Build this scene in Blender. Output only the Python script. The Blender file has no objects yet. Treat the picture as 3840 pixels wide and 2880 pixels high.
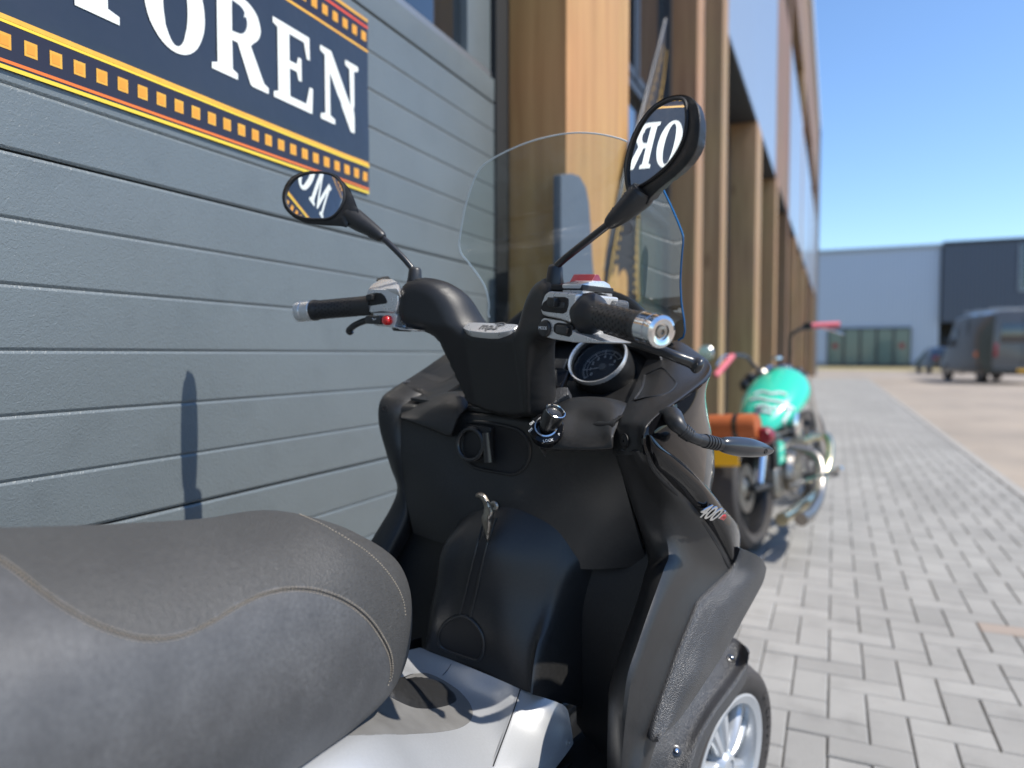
import bpy, bmesh, math, random
from mathutils import Vector, Matrix, noise
from mathutils.bvhtree import BVHTree
from mathutils.geometry import delaunay_2d_cdt
rad = math.radians
random.seed(7)
scene = bpy.context.scene
col = scene.collection

# ------------------------------------------------------------------ camera
CAM_H = 1.06; YAW = 24.4; TILT = 2.41; FPX = 2661.5       # focal length in photo pixels (3840 wide)
cam_d = bpy.data.cameras.new('camera'); cam = bpy.data.objects.new('camera', cam_d); col.objects.link(cam)
cam.location = (0, 0, CAM_H); cam.rotation_euler = (rad(90 - TILT), 0, rad(YAW))
cam_d.sensor_width = 36; cam_d.lens = FPX / 3840 * 36; cam_d.clip_start = .02; cam_d.clip_end = 2000
cam_d.dof.use_dof = True; cam_d.dof.focus_distance = 1.0; cam_d.dof.aperture_fstop = 2.3
scene.camera = cam
# ------------------------------------------------------------------ sky, sun, exposure
SUN_EL, SUN_AZ = 55.0, 86.0                                # azimuth clockwise from +Y
SUN = Vector((math.sin(rad(SUN_AZ)) * math.cos(rad(SUN_EL)), math.cos(rad(SUN_AZ)) * math.cos(rad(SUN_EL)), math.sin(rad(SUN_EL))))
world = bpy.data.worlds.new('World'); scene.world = world; world.use_nodes = True
wn = world.node_tree.nodes; wl = world.node_tree.links
sky = wn.new('ShaderNodeTexSky'); sky.sky_type = 'NISHITA'; sky.sun_disc = False
sky.sun_elevation = rad(SUN_EL); sky.sun_rotation = rad(SUN_AZ); sky.altitude = 0; sky.air_density = 1.0; sky.dust_density = .0; sky.ozone_density = 6.5
bg = wn.get('Background') or wn.new('ShaderNodeBackground'); bg.inputs['Strength'].default_value = .15
wl.new(sky.outputs[0], bg.inputs['Color'])
sd = bpy.data.lights.new('sun', 'SUN'); sd.energy = 4.2; sd.angle = rad(.53); sd.color = (1, .945, .86)
so = bpy.data.objects.new('sun', sd); col.objects.link(so); so.rotation_euler = SUN.to_track_quat('Z', 'Y').to_euler(); so.location = (6, 2, 12)
scene.view_settings.view_transform = 'Standard'; scene.view_settings.look = 'None'; scene.view_settings.gamma = 1
scene.view_settings.exposure = .55; scene.view_settings.use_curve_mapping = False
scene.cycles.use_denoising = True
scene.cycles.max_bounces = 10; scene.cycles.transparent_max_bounces = 16

# ------------------------------------------------------------------ photo geometry: pixel -> direction; distance comes from the thing touched
_y, _t = rad(YAW), rad(TILT)
Fh = Vector((-math.sin(_y), math.cos(_y), 0)); RT = Vector((math.cos(_y), math.sin(_y), 0)); ZU = Vector((0, 0, 1))
FW = Fh * math.cos(_t) - ZU * math.sin(_t); UP = ZU * math.cos(_t) + Fh * math.sin(_t); CAM = Vector((0, 0, CAM_H))
def ray(x, y): return RT * ((x - 1920) / FPX) - UP * ((y - 1440) / FPX) + FW
def at(x, y, z): return CAM + ray(x, y) * z
DS = 3840 / 2212
def atd(x, y, z): return at(x * DS, y * DS, z)
def on_plane(x, y, axis, val):
    d = ray(x, y); return CAM + d * ((val - CAM[axis]) / d[axis])
def frame(h, l):
    h, l = rad(h), rad(l)
    d = Vector((math.sin(h), math.cos(h), 0)); n0 = Vector((math.cos(h), -math.sin(h), 0))
    return (n0 * math.cos(l) - ZU * math.sin(l), d, ZU * math.cos(l) + n0 * math.sin(l))
MB, OB = frame(12, 1.5), Vector((-.554, .904, 0))          # scooter body: right, forward, up
MH, OH = frame(18, 4), Vector((-.526, .898, 1.112))        # handlebar, turned a little to the right
def loc(M, O, u, v, w): return O + M[0] * u + M[1] * v + M[2] * w
def b(u, v, w): return loc(MB, OB, u, v, w)
def h(u, v, w): return loc(MH, OH, u, v, w)
def _px(M, O, x, y, u=None, v=None, w=None):
    ax, val = (0, u) if u is not None else ((1, v) if v is not None else (2, w))
    d = ray(x, y); n = M[ax]; return CAM + d * ((val - (CAM - O).dot(n)) / d.dot(n))
def B(x, y, u=None, v=None, w=None): return _px(MB, OB, x, y, u, v, w)
def Hh(x, y, u=None, v=None, w=None): return _px(MH, OH, x, y, u, v, w)
def tob(p): q = p - OB; return Vector((q.dot(MB[0]), q.dot(MB[1]), q.dot(MB[2])))
def mir(p): q = tob(p); return b(-q.x, q.y, q.z)

# ------------------------------------------------------------------ materials
MATS = {}
def mat(name, colr, rough=.5, metal=0, coat=0, bump=None, var=None, spec=.5, coat_rough=.05, trans=0, sheen=0, emit=None, aniso=None):
    """bump = (kind, scale, strength, distance); var = (scale, amount, colour2)"""
    if name in MATS: return MATS[name]
    m = bpy.data.materials.new(name); m.use_nodes = True; nt = m.node_tree; n = nt.nodes; l = nt.links
    p = n['Principled BSDF']; p.inputs['Base Color'].default_value = (*colr, 1); p.inputs['Roughness'].default_value = rough
    p.inputs['Metallic'].default_value = metal; p.inputs['Coat Weight'].default_value = coat; p.inputs['Coat Roughness'].default_value = coat_rough
    p.inputs['Specular IOR Level'].default_value = spec; p.inputs['Transmission Weight'].default_value = trans
    tc = n.new('ShaderNodeTexCoord')
    src = tc.outputs['Object']
    if var:
        tx = n.new('ShaderNodeTexNoise'); tx.inputs['Scale'].default_value = var[0]; tx.inputs['Detail'].default_value = 6; tx.inputs['Roughness'].default_value = .65
        l.new(src, tx.inputs['Vector'])
        rp = n.new('ShaderNodeMapRange'); rp.inputs[1].default_value = .32; rp.inputs[2].default_value = .68; l.new(tx.outputs['Fac'], rp.inputs[0])
        mul = n.new('ShaderNodeMath'); mul.operation = 'MULTIPLY'; mul.inputs[1].default_value = var[1]; l.new(rp.outputs[0], mul.inputs[0])
        mx = n.new('ShaderNodeMix'); mx.data_type = 'RGBA'; mx.inputs[6].default_value = (*colr, 1); mx.inputs[7].default_value = (*var[2], 1)
        l.new(mul.outputs[0], mx.inputs[0]); l.new(mx.outputs[2], p.inputs['Base Color'])
        rr = n.new('ShaderNodeMapRange'); rr.inputs[3].default_value = max(.02, rough - .07); rr.inputs[4].default_value = min(1, rough + .1)
        l.new(tx.outputs['Fac'], rr.inputs[0]); l.new(rr.outputs[0], p.inputs['Roughness'])
        if len(var) > 3:
            t2 = n.new('ShaderNodeTexNoise'); t2.inputs['Scale'].default_value = var[3]; t2.inputs['Detail'].default_value = 5; l.new(src, t2.inputs['Vector'])
            r2 = n.new('ShaderNodeMapRange'); r2.inputs[1].default_value = .35; r2.inputs[2].default_value = .65; r2.inputs[3].default_value = .45; l.new(t2.outputs['Fac'], r2.inputs[0])
            m2 = n.new('ShaderNodeMath'); m2.operation = 'MULTIPLY'; l.new(mul.outputs[0], m2.inputs[0]); l.new(r2.outputs[0], m2.inputs[1]); l.new(m2.outputs[0], mx.inputs[0])
    if bump:
        kind, sc, st, di = bump
        if kind == 'noise':
            t = n.new('ShaderNodeTexNoise'); t.inputs['Scale'].default_value = sc; t.inputs['Detail'].default_value = 3; out = t.outputs['Fac']
        elif kind == 'stucco':
            t = n.new('ShaderNodeTexNoise'); t.inputs['Scale'].default_value = sc; t.inputs['Detail'].default_value = 2.5; t.inputs['Distortion'].default_value = 1.6; out = t.outputs['Fac']
        elif kind == 'wave':
            t = n.new('ShaderNodeTexWave'); t.inputs['Scale'].default_value = sc; t.bands_direction = 'X'; out = t.outputs['Fac']
        else:
            t = n.new('ShaderNodeTexVoronoi'); t.inputs['Scale'].default_value = sc; t.feature = 'F1'; out = t.outputs['Distance']
        l.new(src, t.inputs['Vector'])
        bp = n.new('ShaderNodeBump'); bp.inputs['Strength'].default_value = st; bp.inputs['Distance'].default_value = di
        l.new(out, bp.inputs['Height']); l.new(bp.outputs['Normal'], p.inputs['Normal'])
        if coat: l.new(bp.outputs['Normal'], p.inputs['Coat Normal']) if False else None
    if emit: p.inputs['Emission Color'].default_value = (*emit, 1); p.inputs['Emission Strength'].default_value = .0
    MATS[name] = m; return m
def glass_mat(name, tint, refl=1.0, dirt=.0, rough=.02, dirt_scale=30):
    """thin clear sheet: what lies behind shows through, the surface mirrors more at grazing angles"""
    if name in MATS: return MATS[name]
    m = bpy.data.materials.new(name); m.use_nodes = True; nt = m.node_tree; n = nt.nodes; l = nt.links
    n.remove(n['Principled BSDF']); out = n['Material Output']
    tr = n.new('ShaderNodeBsdfTransparent'); tr.inputs[0].default_value = (*tint, 1)
    gl = n.new('ShaderNodeBsdfGlossy'); gl.inputs['Roughness'].default_value = rough; gl.inputs[0].default_value = (1, 1, 1, 1)
    fr = n.new('ShaderNodeFresnel'); fr.inputs[0].default_value = 1.49
    mu = n.new('ShaderNodeMath'); mu.operation = 'MULTIPLY'; mu.inputs[1].default_value = refl; l.new(fr.outputs[0], mu.inputs[0])
    mx = n.new('ShaderNodeMixShader'); l.new(mu.outputs[0], mx.inputs[0]); l.new(tr.outputs[0], mx.inputs[1]); l.new(gl.outputs[0], mx.inputs[2])
    last = mx
    if dirt:
        df = n.new('ShaderNodeBsdfDiffuse'); df.inputs[0].default_value = (.75, .75, .72, 1)
        tc = n.new('ShaderNodeTexCoord'); tx = n.new('ShaderNodeTexNoise'); tx.inputs['Scale'].default_value = dirt_scale; tx.inputs['Detail'].default_value = 8; tx.inputs['Distortion'].default_value = .6
        l.new(tc.outputs['Object'], tx.inputs[0])
        mr = n.new('ShaderNodeMapRange'); mr.inputs[1].default_value = .45; mr.inputs[2].default_value = .85; mr.inputs[3].default_value = dirt * .25; mr.inputs[4].default_value = dirt * 3
        l.new(tx.outputs['Fac'], mr.inputs[0])
        m2 = n.new('ShaderNodeMixShader'); l.new(mr.outputs[0], m2.inputs[0]); l.new(mx.outputs[0], m2.inputs[1]); l.new(df.outputs[0], m2.inputs[2]); last = m2
    l.new(last.outputs[0], out.inputs['Surface']); MATS[name] = m; return m
def wood_mat(name, c1, c2, scale=1.0):
    m = bpy.data.materials.new(name); m.use_nodes = True; nt = m.node_tree; n = nt.nodes; l = nt.links; p = n['Principled BSDF']
    tc = n.new('ShaderNodeTexCoord'); mp = n.new('ShaderNodeMapping'); mp.inputs['Scale'].default_value = (9 * scale, 9 * scale, .45 * scale); l.new(tc.outputs['Object'], mp.inputs[0])
    tx = n.new('ShaderNodeTexNoise'); tx.inputs['Scale'].default_value = 2.2; tx.inputs['Detail'].default_value = 9; tx.inputs['Roughness'].default_value = .62; tx.inputs['Distortion'].default_value = .5; l.new(mp.outputs[0], tx.inputs[0])
    t2 = n.new('ShaderNodeTexNoise'); t2.inputs['Scale'].default_value = .9; t2.inputs['Detail'].default_value = 3; l.new(tc.outputs['Object'], t2.inputs[0])
    kn = n.new('ShaderNodeTexVoronoi'); mk = n.new('ShaderNodeMapping'); mk.inputs['Scale'].default_value = (5, 5, 1.7); l.new(tc.outputs['Object'], mk.inputs[0]); l.new(mk.outputs[0], kn.inputs[0]); kn.inputs['Scale'].default_value = .8
    kr = n.new('ShaderNodeMapRange'); kr.inputs[1].default_value = .05; kr.inputs[2].default_value = .13; kr.inputs[3].default_value = .55; kr.inputs[4].default_value = 0; l.new(kn.outputs['Distance'], kr.inputs[0])
    cr = n.new('ShaderNodeValToRGB'); cr.color_ramp.elements[0].position = .3; cr.color_ramp.elements[0].color = (*c2, 1); cr.color_ramp.elements[1].position = .68; cr.color_ramp.elements[1].color = (*c1, 1); l.new(tx.outputs['Fac'], cr.inputs[0])
    mx = n.new('ShaderNodeMix'); mx.data_type = 'RGBA'; mx.blend_type = 'MULTIPLY'; mx.inputs[0].default_value = .35; l.new(cr.outputs[0], mx.inputs[6]); l.new(t2.outputs['Color'], mx.inputs[7])
    m3 = n.new('ShaderNodeMix'); m3.data_type = 'RGBA'; m3.inputs[7].default_value = (c2[0] * .35, c2[1] * .28, c2[2] * .22, 1); l.new(kr.outputs[0], m3.inputs[0]); l.new(mx.outputs[2], m3.inputs[6])
    l.new(m3.outputs[2], p.inputs['Base Color']); p.inputs['Roughness'].default_value = .62
    bp = n.new('ShaderNodeBump'); bp.inputs['Strength'].default_value = .25; bp.inputs['Distance'].default_value = .002; l.new(tx.outputs['Fac'], bp.inputs['Height']); l.new(bp.outputs[0], p.inputs['Normal'])
    MATS[name] = m; return m
PLAS = mat('black grained plastic', (.014, .014, .0145), .4, bump=('vor', 800, .3, .0006), var=(30, .5, (.021, .0205, .0205)), spec=.42)
PLASF = mat('smooth dark plastic', (.0145, .0145, .015), .41, bump=('noise', 900, .14, .0006), var=(220, .8, (.027, .0267, .0265), 12), spec=.48)
PLASR = mat('rough sparkling plastic', (.026, .026, .027), .38, bump=('vor', 620, .9, .0012), var=(400, .9, (.06, .06, .062), 20), spec=.7)
RUB = mat('black rubber', (.017, .017, .018), .4, bump=('noise', 500, .1, .0005), var=(120, .6, (.026, .026, .026)))
DARK = mat('near black plastic', (.008, .008, .009), .6)
GLOSS = mat('gloss black lacquer', (.006, .006, .007), .06, coat=0, coat_rough=.015, spec=.32, bump=('noise', 14, .04, .002))
SILV = mat('silver painted plastic', (.43, .44, .453), .34, metal=.35, bump=('vor', 700, .12, .0005), var=(300, .6, (.36, .37, .382), 10))
SILP = mat('brushed silver housing', (.64, .64, .635), .27, metal=.6, var=(40, .4, (.54, .54, .545)), bump=('noise', 300, .06, .0004))
CHRM = mat('polished chrome', (.78, .78, .78), .07, metal=1, var=(60, .3, (.66, .65, .63)))
STEEL = mat('worn steel', (.45, .43, .4), .34, metal=1, var=(55, .8, (.2, .17, .14)), bump=('noise', 180, .25, .001))
SEATT = mat('seat top vinyl', (.047, .0465, .046), .5, bump=('vor', 480, .7, .0012), var=(200, .8, (.08, .079, .077), 9))
SEATS = mat('seat side vinyl worn', (.05, .0505, .053), .5, bump=('noise', 420, .5, .0012), var=(330, 1, (.108, .109, .112), 22))
THRD = mat('sand coloured thread', (.4, .34, .26), .85)
REDB = mat('red button plastic', (.2, .006, .016), .3, coat=.4)
REDG = mat('glossy red hazard button', (.62, .012, .012), .18, coat=.8)
WHT = mat('white print', (.75, .76, .76), .5)
MIRR = mat('mirror glass', (.86, .88, .88), .012, metal=1)
WSC = glass_mat('clear windscreen plastic', (.84, .905, .9), .6, .028, .02, 22)
EDGE = mat('windscreen edge', (.62, .68, .7), .25, coat=.5)
EDGEB = mat('blue windscreen edge', (.015, .13, .32), .2, coat=.6)
PAD = mat('dull grey rubber pad', (.13, .127, .122), .5, bump=('noise', 260, .3, .0008), var=(18, .7, (.19, .187, .18)))
TYRE = mat('tyre rubber', (.035, .031, .029), .72, bump=('noise', 240, .3, .001), var=(25, .6, (.06, .053, .048)))
RIMW = mat('silver wheel paint', (.5, .52, .54), .3, metal=.45, coat=.3)
DOORM = mat('blue grey embossed steel', (.128, .149, .155), .36, bump=('stucco', 130, .65, .0015), spec=.6, var=(1.3, .4, (.143, .163, .168)))
JOINT = mat('dark rubber joint', (.012, .013, .014), .7)
ALU = mat('anodised aluminium', (.34, .35, .36), .38, metal=.7)
WOOD = wood_mat('larch timber', (.66, .375, .135), (.47, .235, .075))
WOOD2 = wood_mat('darkened larch timber', (.5, .31, .15), (.33, .185, .085))  # whole tone darkened to put the posts' end-face shade into the colour
WOODR = wood_mat('red brown timber', (.3, .18, .1), (.19, .105, .055))
WGL = mat('dark window glass', (.012, .016, .02), .03, coat=1, coat_rough=.01, spec=.8)
WGG = mat('green tinted glass', (.06, .11, .095), .06, coat=1, spec=.8)
PAVE = mat('concrete paver', (.305, .297, .28), .85, bump=('noise', 160, .5, .003), var=(2.4, .55, (.26, .253, .238)))
BED = mat('sand joint', (.2, .19, .17), .95, bump=('noise', 60, .5, .01))
ROADM = mat('worn tan road', (.34, .285, .23), .92, bump=('noise', 40, .4, .01), var=(.5, .9, (.25, .22, .19), .09))
KERBM = mat('grey kerb concrete', (.33, .315, .295), .9, bump=('noise', 70, .4, .004), var=(3, .5, (.24, .235, .22)))
TEAL = mat('turquoise lacquer', (.03, .55, .37), .25, coat=.7)
PINK = mat('pink rubber grip', (.75, .16, .2), .55)
LEATH = mat('orange brown leather', (.42, .105, .025), .5, bump=('noise', 120, .4, .002), var=(12, .6, (.25, .06, .018)))
YELL = mat('yellow number plate', (.8, .43, .01), .5)
BLKM = mat('black painted metal', (.014, .014, .015), .32, coat=.4)
NAVY = mat('navy banner vinyl', (.019, .024, .036), .3, coat=.25, bump=('noise', 9, .3, .012), var=(5, .5, (.028, .034, .048)))
NAVYD = mat('dark brown violet banner band', (.018, .012, .018), .3, coat=.25, bump=('noise', 9, .3, .012))
GOLD = mat('golden yellow print', (.68, .32, .03), .35, var=(24, .5, (.74, .46, .06)))
YLW = mat('bright yellow print', (.78, .56, .04), .35)
ORNG = mat('orange print', (.75, .17, .02), .35)
REDP = mat('red orange print', (.7, .08, .025), .35)
CREAM = mat('cream lettering', (.78, .79, .73), .35)

# ------------------------------------------------------------------ mesh helpers
GEO = {}
def empty(name, p, label, cat, group=None):
    o = bpy.data.objects.new(name, None); col.objects.link(o); o.location = p; o.empty_display_size = .1
    o['label'] = label; o['category'] = cat
    if group: o['group'] = group
    return o
def wloc(o):
    p = Vector(o.location)
    while o.parent: o = o.parent; p = p + Vector(o.location)
    return p
def add(name, V, Fc, m, parent=None, smooth=True, key=None, sharp=38, origin=None, label=None):
    V = [Vector(v) for v in V]
    if key: GEO[key] = (V, Fc)
    me = bpy.data.meshes.new(name)
    base = wloc(parent) if parent else Vector((0, 0, 0))
    own = Vector(origin) - base if origin is not None else Vector((0, 0, 0))
    me.from_pydata([v - base - own for v in V], [], Fc); me.update()
    bm = bmesh.new(); bm.from_mesh(me); bmesh.ops.recalc_face_normals(bm, faces=bm.faces); bm.to_mesh(me); bm.free()
    if smooth:
        me.polygons.foreach_set('use_smooth', [True] * len(me.polygons))
        me.set_sharp_from_angle(angle=rad(sharp))
    me.materials.append(m)
    o = bpy.data.objects.new(name, me); col.objects.link(o); o.location = own
    if parent: o.parent = parent
    if label: o['label'] = label
    return o
def top(o, label, cat, group=None):
    o['label'] = label; o['category'] = cat
    if group: o['group'] = group
    return o
def struct(o): o['kind'] = 'structure'; return o
def cr(p0, p1, p2, p3, t):
    return .5 * ((2 * p1) + (-p0 + p2) * t + (2 * p0 - 5 * p1 + 4 * p2 - p3) * t * t + (-p0 + 3 * p1 - 3 * p2 + p3) * t ** 3)
def spline(P, n=6, closed=False):
    P = [Vector(p) for p in P]; N = len(P); out = []
    for i in range(N if closed else N - 1):
        g = (lambda k: P[k % N]) if closed else (lambda k: P[max(0, min(N - 1, k))])
        for j in range(n): out.append(cr(g(i - 1), g(i), g(i + 1), g(i + 2), j / n))
    if not closed: out.append(P[-1])
    return out
def grid(name, rows, m, parent, nu=5, nv=5, thick=.006, key=None, closed=False, sharp=50, tdir=None):
    rows = [spline(r, nu, closed) for r in rows]; cols = [spline([r[i] for r in rows], nv) for i in range(len(rows[0]))]
    NR, NC = len(cols[0]), len(cols); V = [cols[c][r] for r in range(NR) for c in range(NC)]
    Fc = []; W = NC if closed else NC - 1
    for r in range(NR - 1):
        for c in range(W): Fc.append((r * NC + c, r * NC + (c + 1) % NC, (r + 1) * NC + (c + 1) % NC, (r + 1) * NC + c))
    if key: GEO[key] = ([Vector(v) for v in V], list(Fc))
    if thick:
        me = bpy.data.meshes.new('t'); me.from_pydata(V, [], Fc); me.update()
        nr = [Vector(v.normal) for v in me.vertices]; bpy.data.meshes.remove(me)
        n0 = len(V); back = [V[i] + ((tdir * thick) if tdir else nr[i] * thick) for i in range(n0)]
        V = V + back; F2 = [tuple(i + n0 for i in reversed(f)) for f in Fc]; E = {}
        for f in Fc:
            for a, c in zip(f, f[1:] + f[:1]): E[(a, c)] = 1
        side = [(c, a, a + n0, c + n0) for (a, c) in E if (c, a) not in E]
        Fc = Fc + F2 + side
    return add(name, V, Fc, m, parent, key=None, sharp=sharp)
def tube(name, pts, r, m, parent, n=12, sub=4, origin=None, key=None, flat=None, label=None):
    rr = r if isinstance(r, (list, tuple)) else [r] * len(pts)
    if sub > 1:
        P = spline(pts, sub); R = [x.x for x in spline([Vector((q, 0, 0)) for q in rr], sub)]
    else: P, R = [Vector(p) for p in pts], list(rr)
    V, Fc = [], []; up = None
    for i, p in enumerate(P):
        t = (P[min(i + 1, len(P) - 1)] - P[max(i - 1, 0)]).normalized()
        if up is None: up = t.orthogonal().normalized()
        up = (up - t * up.dot(t)).normalized(); s = t.cross(up)
        for k in range(n):
            a = 2 * math.pi * k / n; V.append(p + (up * math.cos(a) + s * math.sin(a)) * R[i])
    for i in range(len(P) - 1):
        for k in range(n): Fc.append((i * n + k, i * n + (k + 1) % n, (i + 1) * n + (k + 1) % n, (i + 1) * n + k))
    Fc.append(tuple(reversed(range(n)))); Fc.append(tuple(range((len(P) - 1) * n, len(P) * n)))
    return add(name, V, Fc, m, parent, origin=origin, key=key, label=label)
def lathe(name, o, axis, prof, m, parent, n=32, sharp=35, ref=None, label=None, origin=None, caps=False):
    axis = axis.normalized(); e1 = (ref - axis * ref.dot(axis)).normalized() if ref else axis.orthogonal().normalized(); e2 = axis.cross(e1)
    V, Fc = [], []
    for (r, t) in prof:
        for k in range(n):
            a = 2 * math.pi * k / n; V.append(o + axis * t + (e1 * math.cos(a) + e2 * math.sin(a)) * max(r, 1e-5))
    for i in range(len(prof) - 1):
        for k in range(n): Fc.append((i * n + k, i * n + (k + 1) % n, (i + 1) * n + (k + 1) % n, (i + 1) * n + k))
    if caps and prof[0][0] > 1e-4: Fc.append(tuple(reversed(range(n))))
    if caps and prof[-1][0] > 1e-4: Fc.append(tuple(range((len(prof) - 1) * n, len(prof) * n)))
    return add(name, V, Fc, m, parent, sharp=sharp, label=label, origin=origin)
def box(name, c, ex, ey, ez, m, parent=None, bev=.0, origin=None, label=None):
    """box: centre, half axis vectors"""
    bm = bmesh.new()
    vs = [bm.verts.new(Vector(c) + ex * i + ey * j + ez * k) for i in (-1, 1) for j in (-1, 1) for k in (-1, 1)]
    for f in ((0, 1, 3, 2), (4, 6, 7, 5), (0, 4, 5, 1), (2, 3, 7, 6), (0, 2, 6, 4), (1, 5, 7, 3)): bm.faces.new([vs[i] for i in f])
    if bev: bmesh.ops.bevel(bm, geom=bm.edges[:], offset=bev, segments=3, profile=.6, affect='EDGES')
    bm.verts.index_update(); V = [v.co.copy() for v in bm.verts]; Fc = [tuple(v.index for v in f.verts) for f in bm.faces]; bm.free()
    return add(name, V, Fc, m, parent, origin=origin, smooth=bool(bev), label=label)
def abox(name, x0, x1, y0, y1, z0, z1, m, parent=None, bev=0, label=None):
    c = Vector(((x0 + x1) / 2, (y0 + y1) / 2, (z0 + z1) / 2))
    return box(name, c, Vector(((x1 - x0) / 2, 0, 0)), Vector((0, (y1 - y0) / 2, 0)), Vector((0, 0, (z1 - z0) / 2)), m, parent, bev, origin=(c.x, c.y, z0), label=label)
def in_poly(x, y, P):
    c = False; j = len(P) - 1
    for i in range(len(P)):
        if (P[i][1] > y) != (P[j][1] > y) and x < (P[j][0] - P[i][0]) * (y - P[i][1]) / (P[j][1] - P[i][1]) + P[i][0]: c = not c
        j = i
    return c
def pdist(x, y, P):
    best = 1e9
    for i in range(len(P)):
        a, c = P[i - 1], P[i]; dx, dy = c[0] - a[0], c[1] - a[1]; L = dx * dx + dy * dy
        t = 0 if L < 1e-14 else max(0, min(1, ((x - a[0]) * dx + (y - a[1]) * dy) / L)); ex, ey = a[0] + dx * t - x, a[1] + dy * t - y
        best = min(best, ex * ex + ey * ey)
    return math.sqrt(best)
def tri_fill(P, step):
    xs = [p[0] for p in P]; ys = [p[1] for p in P]; pts = [Vector(p) for p in P]; N = len(P)
    y = min(ys) + step * .5; k = 0
    while y < max(ys):
        x = min(xs) + step * (.5 if k % 2 else .0)
        while x < max(xs):
            if in_poly(x, y, P) and pdist(x, y, P) > step * .45: pts.append(Vector((x, y)))
            x += step
        y += step * .87; k += 1
    r = delaunay_2d_cdt(pts, [(i, (i + 1) % N) for i in range(N)], [], 1, 1e-7)
    return [Vector((p.x, p.y)) for p in r[0]], [tuple(f) for f in r[2]]
def plate(name, out3, nrm, m, parent, thick=.01, rnd=.004, bulge=0.0, smooth_n=4, step=None, back_rnd=None, surf=None, key=None, dome=0, sharp=50, label=None):
    """rounded solid from a closed outline in space; nrm points to the front; surf(x,y)->extra height"""
    P3 = spline(out3, smooth_n, True) if smooth_n > 1 else [Vector(p) for p in out3]
    o = sum(P3, Vector()) / len(P3); nrm = nrm.normalized(); ex = nrm.orthogonal().normalized(); ey = nrm.cross(ex)
    P = [((p - o).dot(ex), (p - o).dot(ey)) for p in P3]; Hb = [(p - o).dot(nrm) for p in P3]
    size = max(max(p[0] for p in P) - min(p[0] for p in P), max(p[1] for p in P) - min(p[1] for p in P))
    step = step or size / 18
    pts, fs = tri_fill(P, step)
    def base(x, y):
        s = w = 0
        for (q, hh) in zip(P, Hb):
            d = (q[0] - x) ** 2 + (q[1] - y) ** 2
            if d < 1e-12: return hh
            k = 1 / d ** 1.5; s += k * hh; w += k
        return s / w
    flat = max(Hb) - min(Hb) < 1e-5
    info = []
    for p in pts:
        d = pdist(p.x, p.y, P); on = d < step * .1 and d < 1e-5
        info.append((0 if d < 1e-5 else d))
    V = []; nb = rnd if back_rnd is None else back_rnd
    dm = max(info) or 1
    def rf(d, r): 
        if r <= 0: return 0
        k = min(1, d / r); return r * math.sqrt(max(0, 1 - (1 - k) ** 2)) - r
    for p, d in zip(pts, info):
        z = base(p.x, p.y) + rf(d, rnd) + dome * math.sqrt(min(1, d / dm)) * (2 - math.sqrt(min(1, d / dm))) + (surf(p.x, p.y) if surf else 0)
        V.append(o + ex * p.x + ey * p.y + nrm * z)
    n0 = len(V)
    for p, d in zip(pts, info):
        z = base(p.x, p.y) - thick - rf(d, nb) + (surf(p.x, p.y) if surf else 0)
        V.append(o + ex * p.x + ey * p.y + nrm * z)
    E = {}
    for f in fs:
        for a, c in zip(f, f[1:] + f[:1]): E[(a, c)] = 1
    side = [(c, a, a + n0, c + n0) for (a, c) in E if (c, a) not in E]
    if key: GEO[key] = ([v.copy() for v in V[:n0]], list(fs))
    return add(name, V, list(fs) + [tuple(i + n0 for i in reversed(f)) for f in fs] + side, m, parent, sharp=sharp, label=label)
def prism(name, out3, nrm, m, parent, thick=.02, bev=.003, seg=3, label=None, corner=1, sharp=30):
    """crisp solid with rounded edges from a closed outline; flat front, extruded back"""
    nrm = nrm.normalized(); P = spline(out3, corner, True) if corner > 1 else [Vector(p) for p in out3]
    o = sum(P, Vector()) / len(P); P = [p - nrm * (p - o).dot(nrm) for p in P]
    bm = bmesh.new(); vs = [bm.verts.new(p) for p in P]; f = bm.faces.new(vs); bm.normal_update()
    if f.normal.dot(nrm) < 0: f.normal_flip()
    r = bmesh.ops.extrude_face_region(bm, geom=[f]); nv = [v for v in r['geom'] if isinstance(v, bmesh.types.BMVert)]
    for v in nv: v.co -= nrm * thick
    bmesh.ops.recalc_face_normals(bm, faces=bm.faces); bm.normal_update()
    ed = [e for e in bm.edges if len(e.link_faces) == 2 and e.calc_face_angle(0) > rad(28)]
    if bev: bmesh.ops.bevel(bm, geom=ed, offset=bev, segments=seg, profile=.55, affect='EDGES', clamp_overlap=True)
    bmesh.ops.triangulate(bm, faces=[g for g in bm.faces if len(g.verts) > 4])
    bm.verts.index_update(); V = [v.co.copy() for v in bm.verts]; Fc = [tuple(v.index for v in g.verts) for g in bm.faces]; bm.free()
    return add(name, V, Fc, m, parent, sharp=sharp, label=label)
BVH = {}
def hit(key, x, y, off=0.0):
    if key not in BVH: BVH[key] = BVHTree.FromPolygons(*GEO[key])
    d = ray(x, y).normalized(); p, n, i, t = BVH[key].ray_cast(CAM, d)
    if p is None:
        p2, n, i, t = BVH[key].find_nearest(CAM + d * 1.2); p = p2
    if n.dot(d) > 0: n = -n
    return p + n * off, n
def hits(key, pts, off=0.0): return [hit(key, x, y, off)[0] for x, y in pts]
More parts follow.
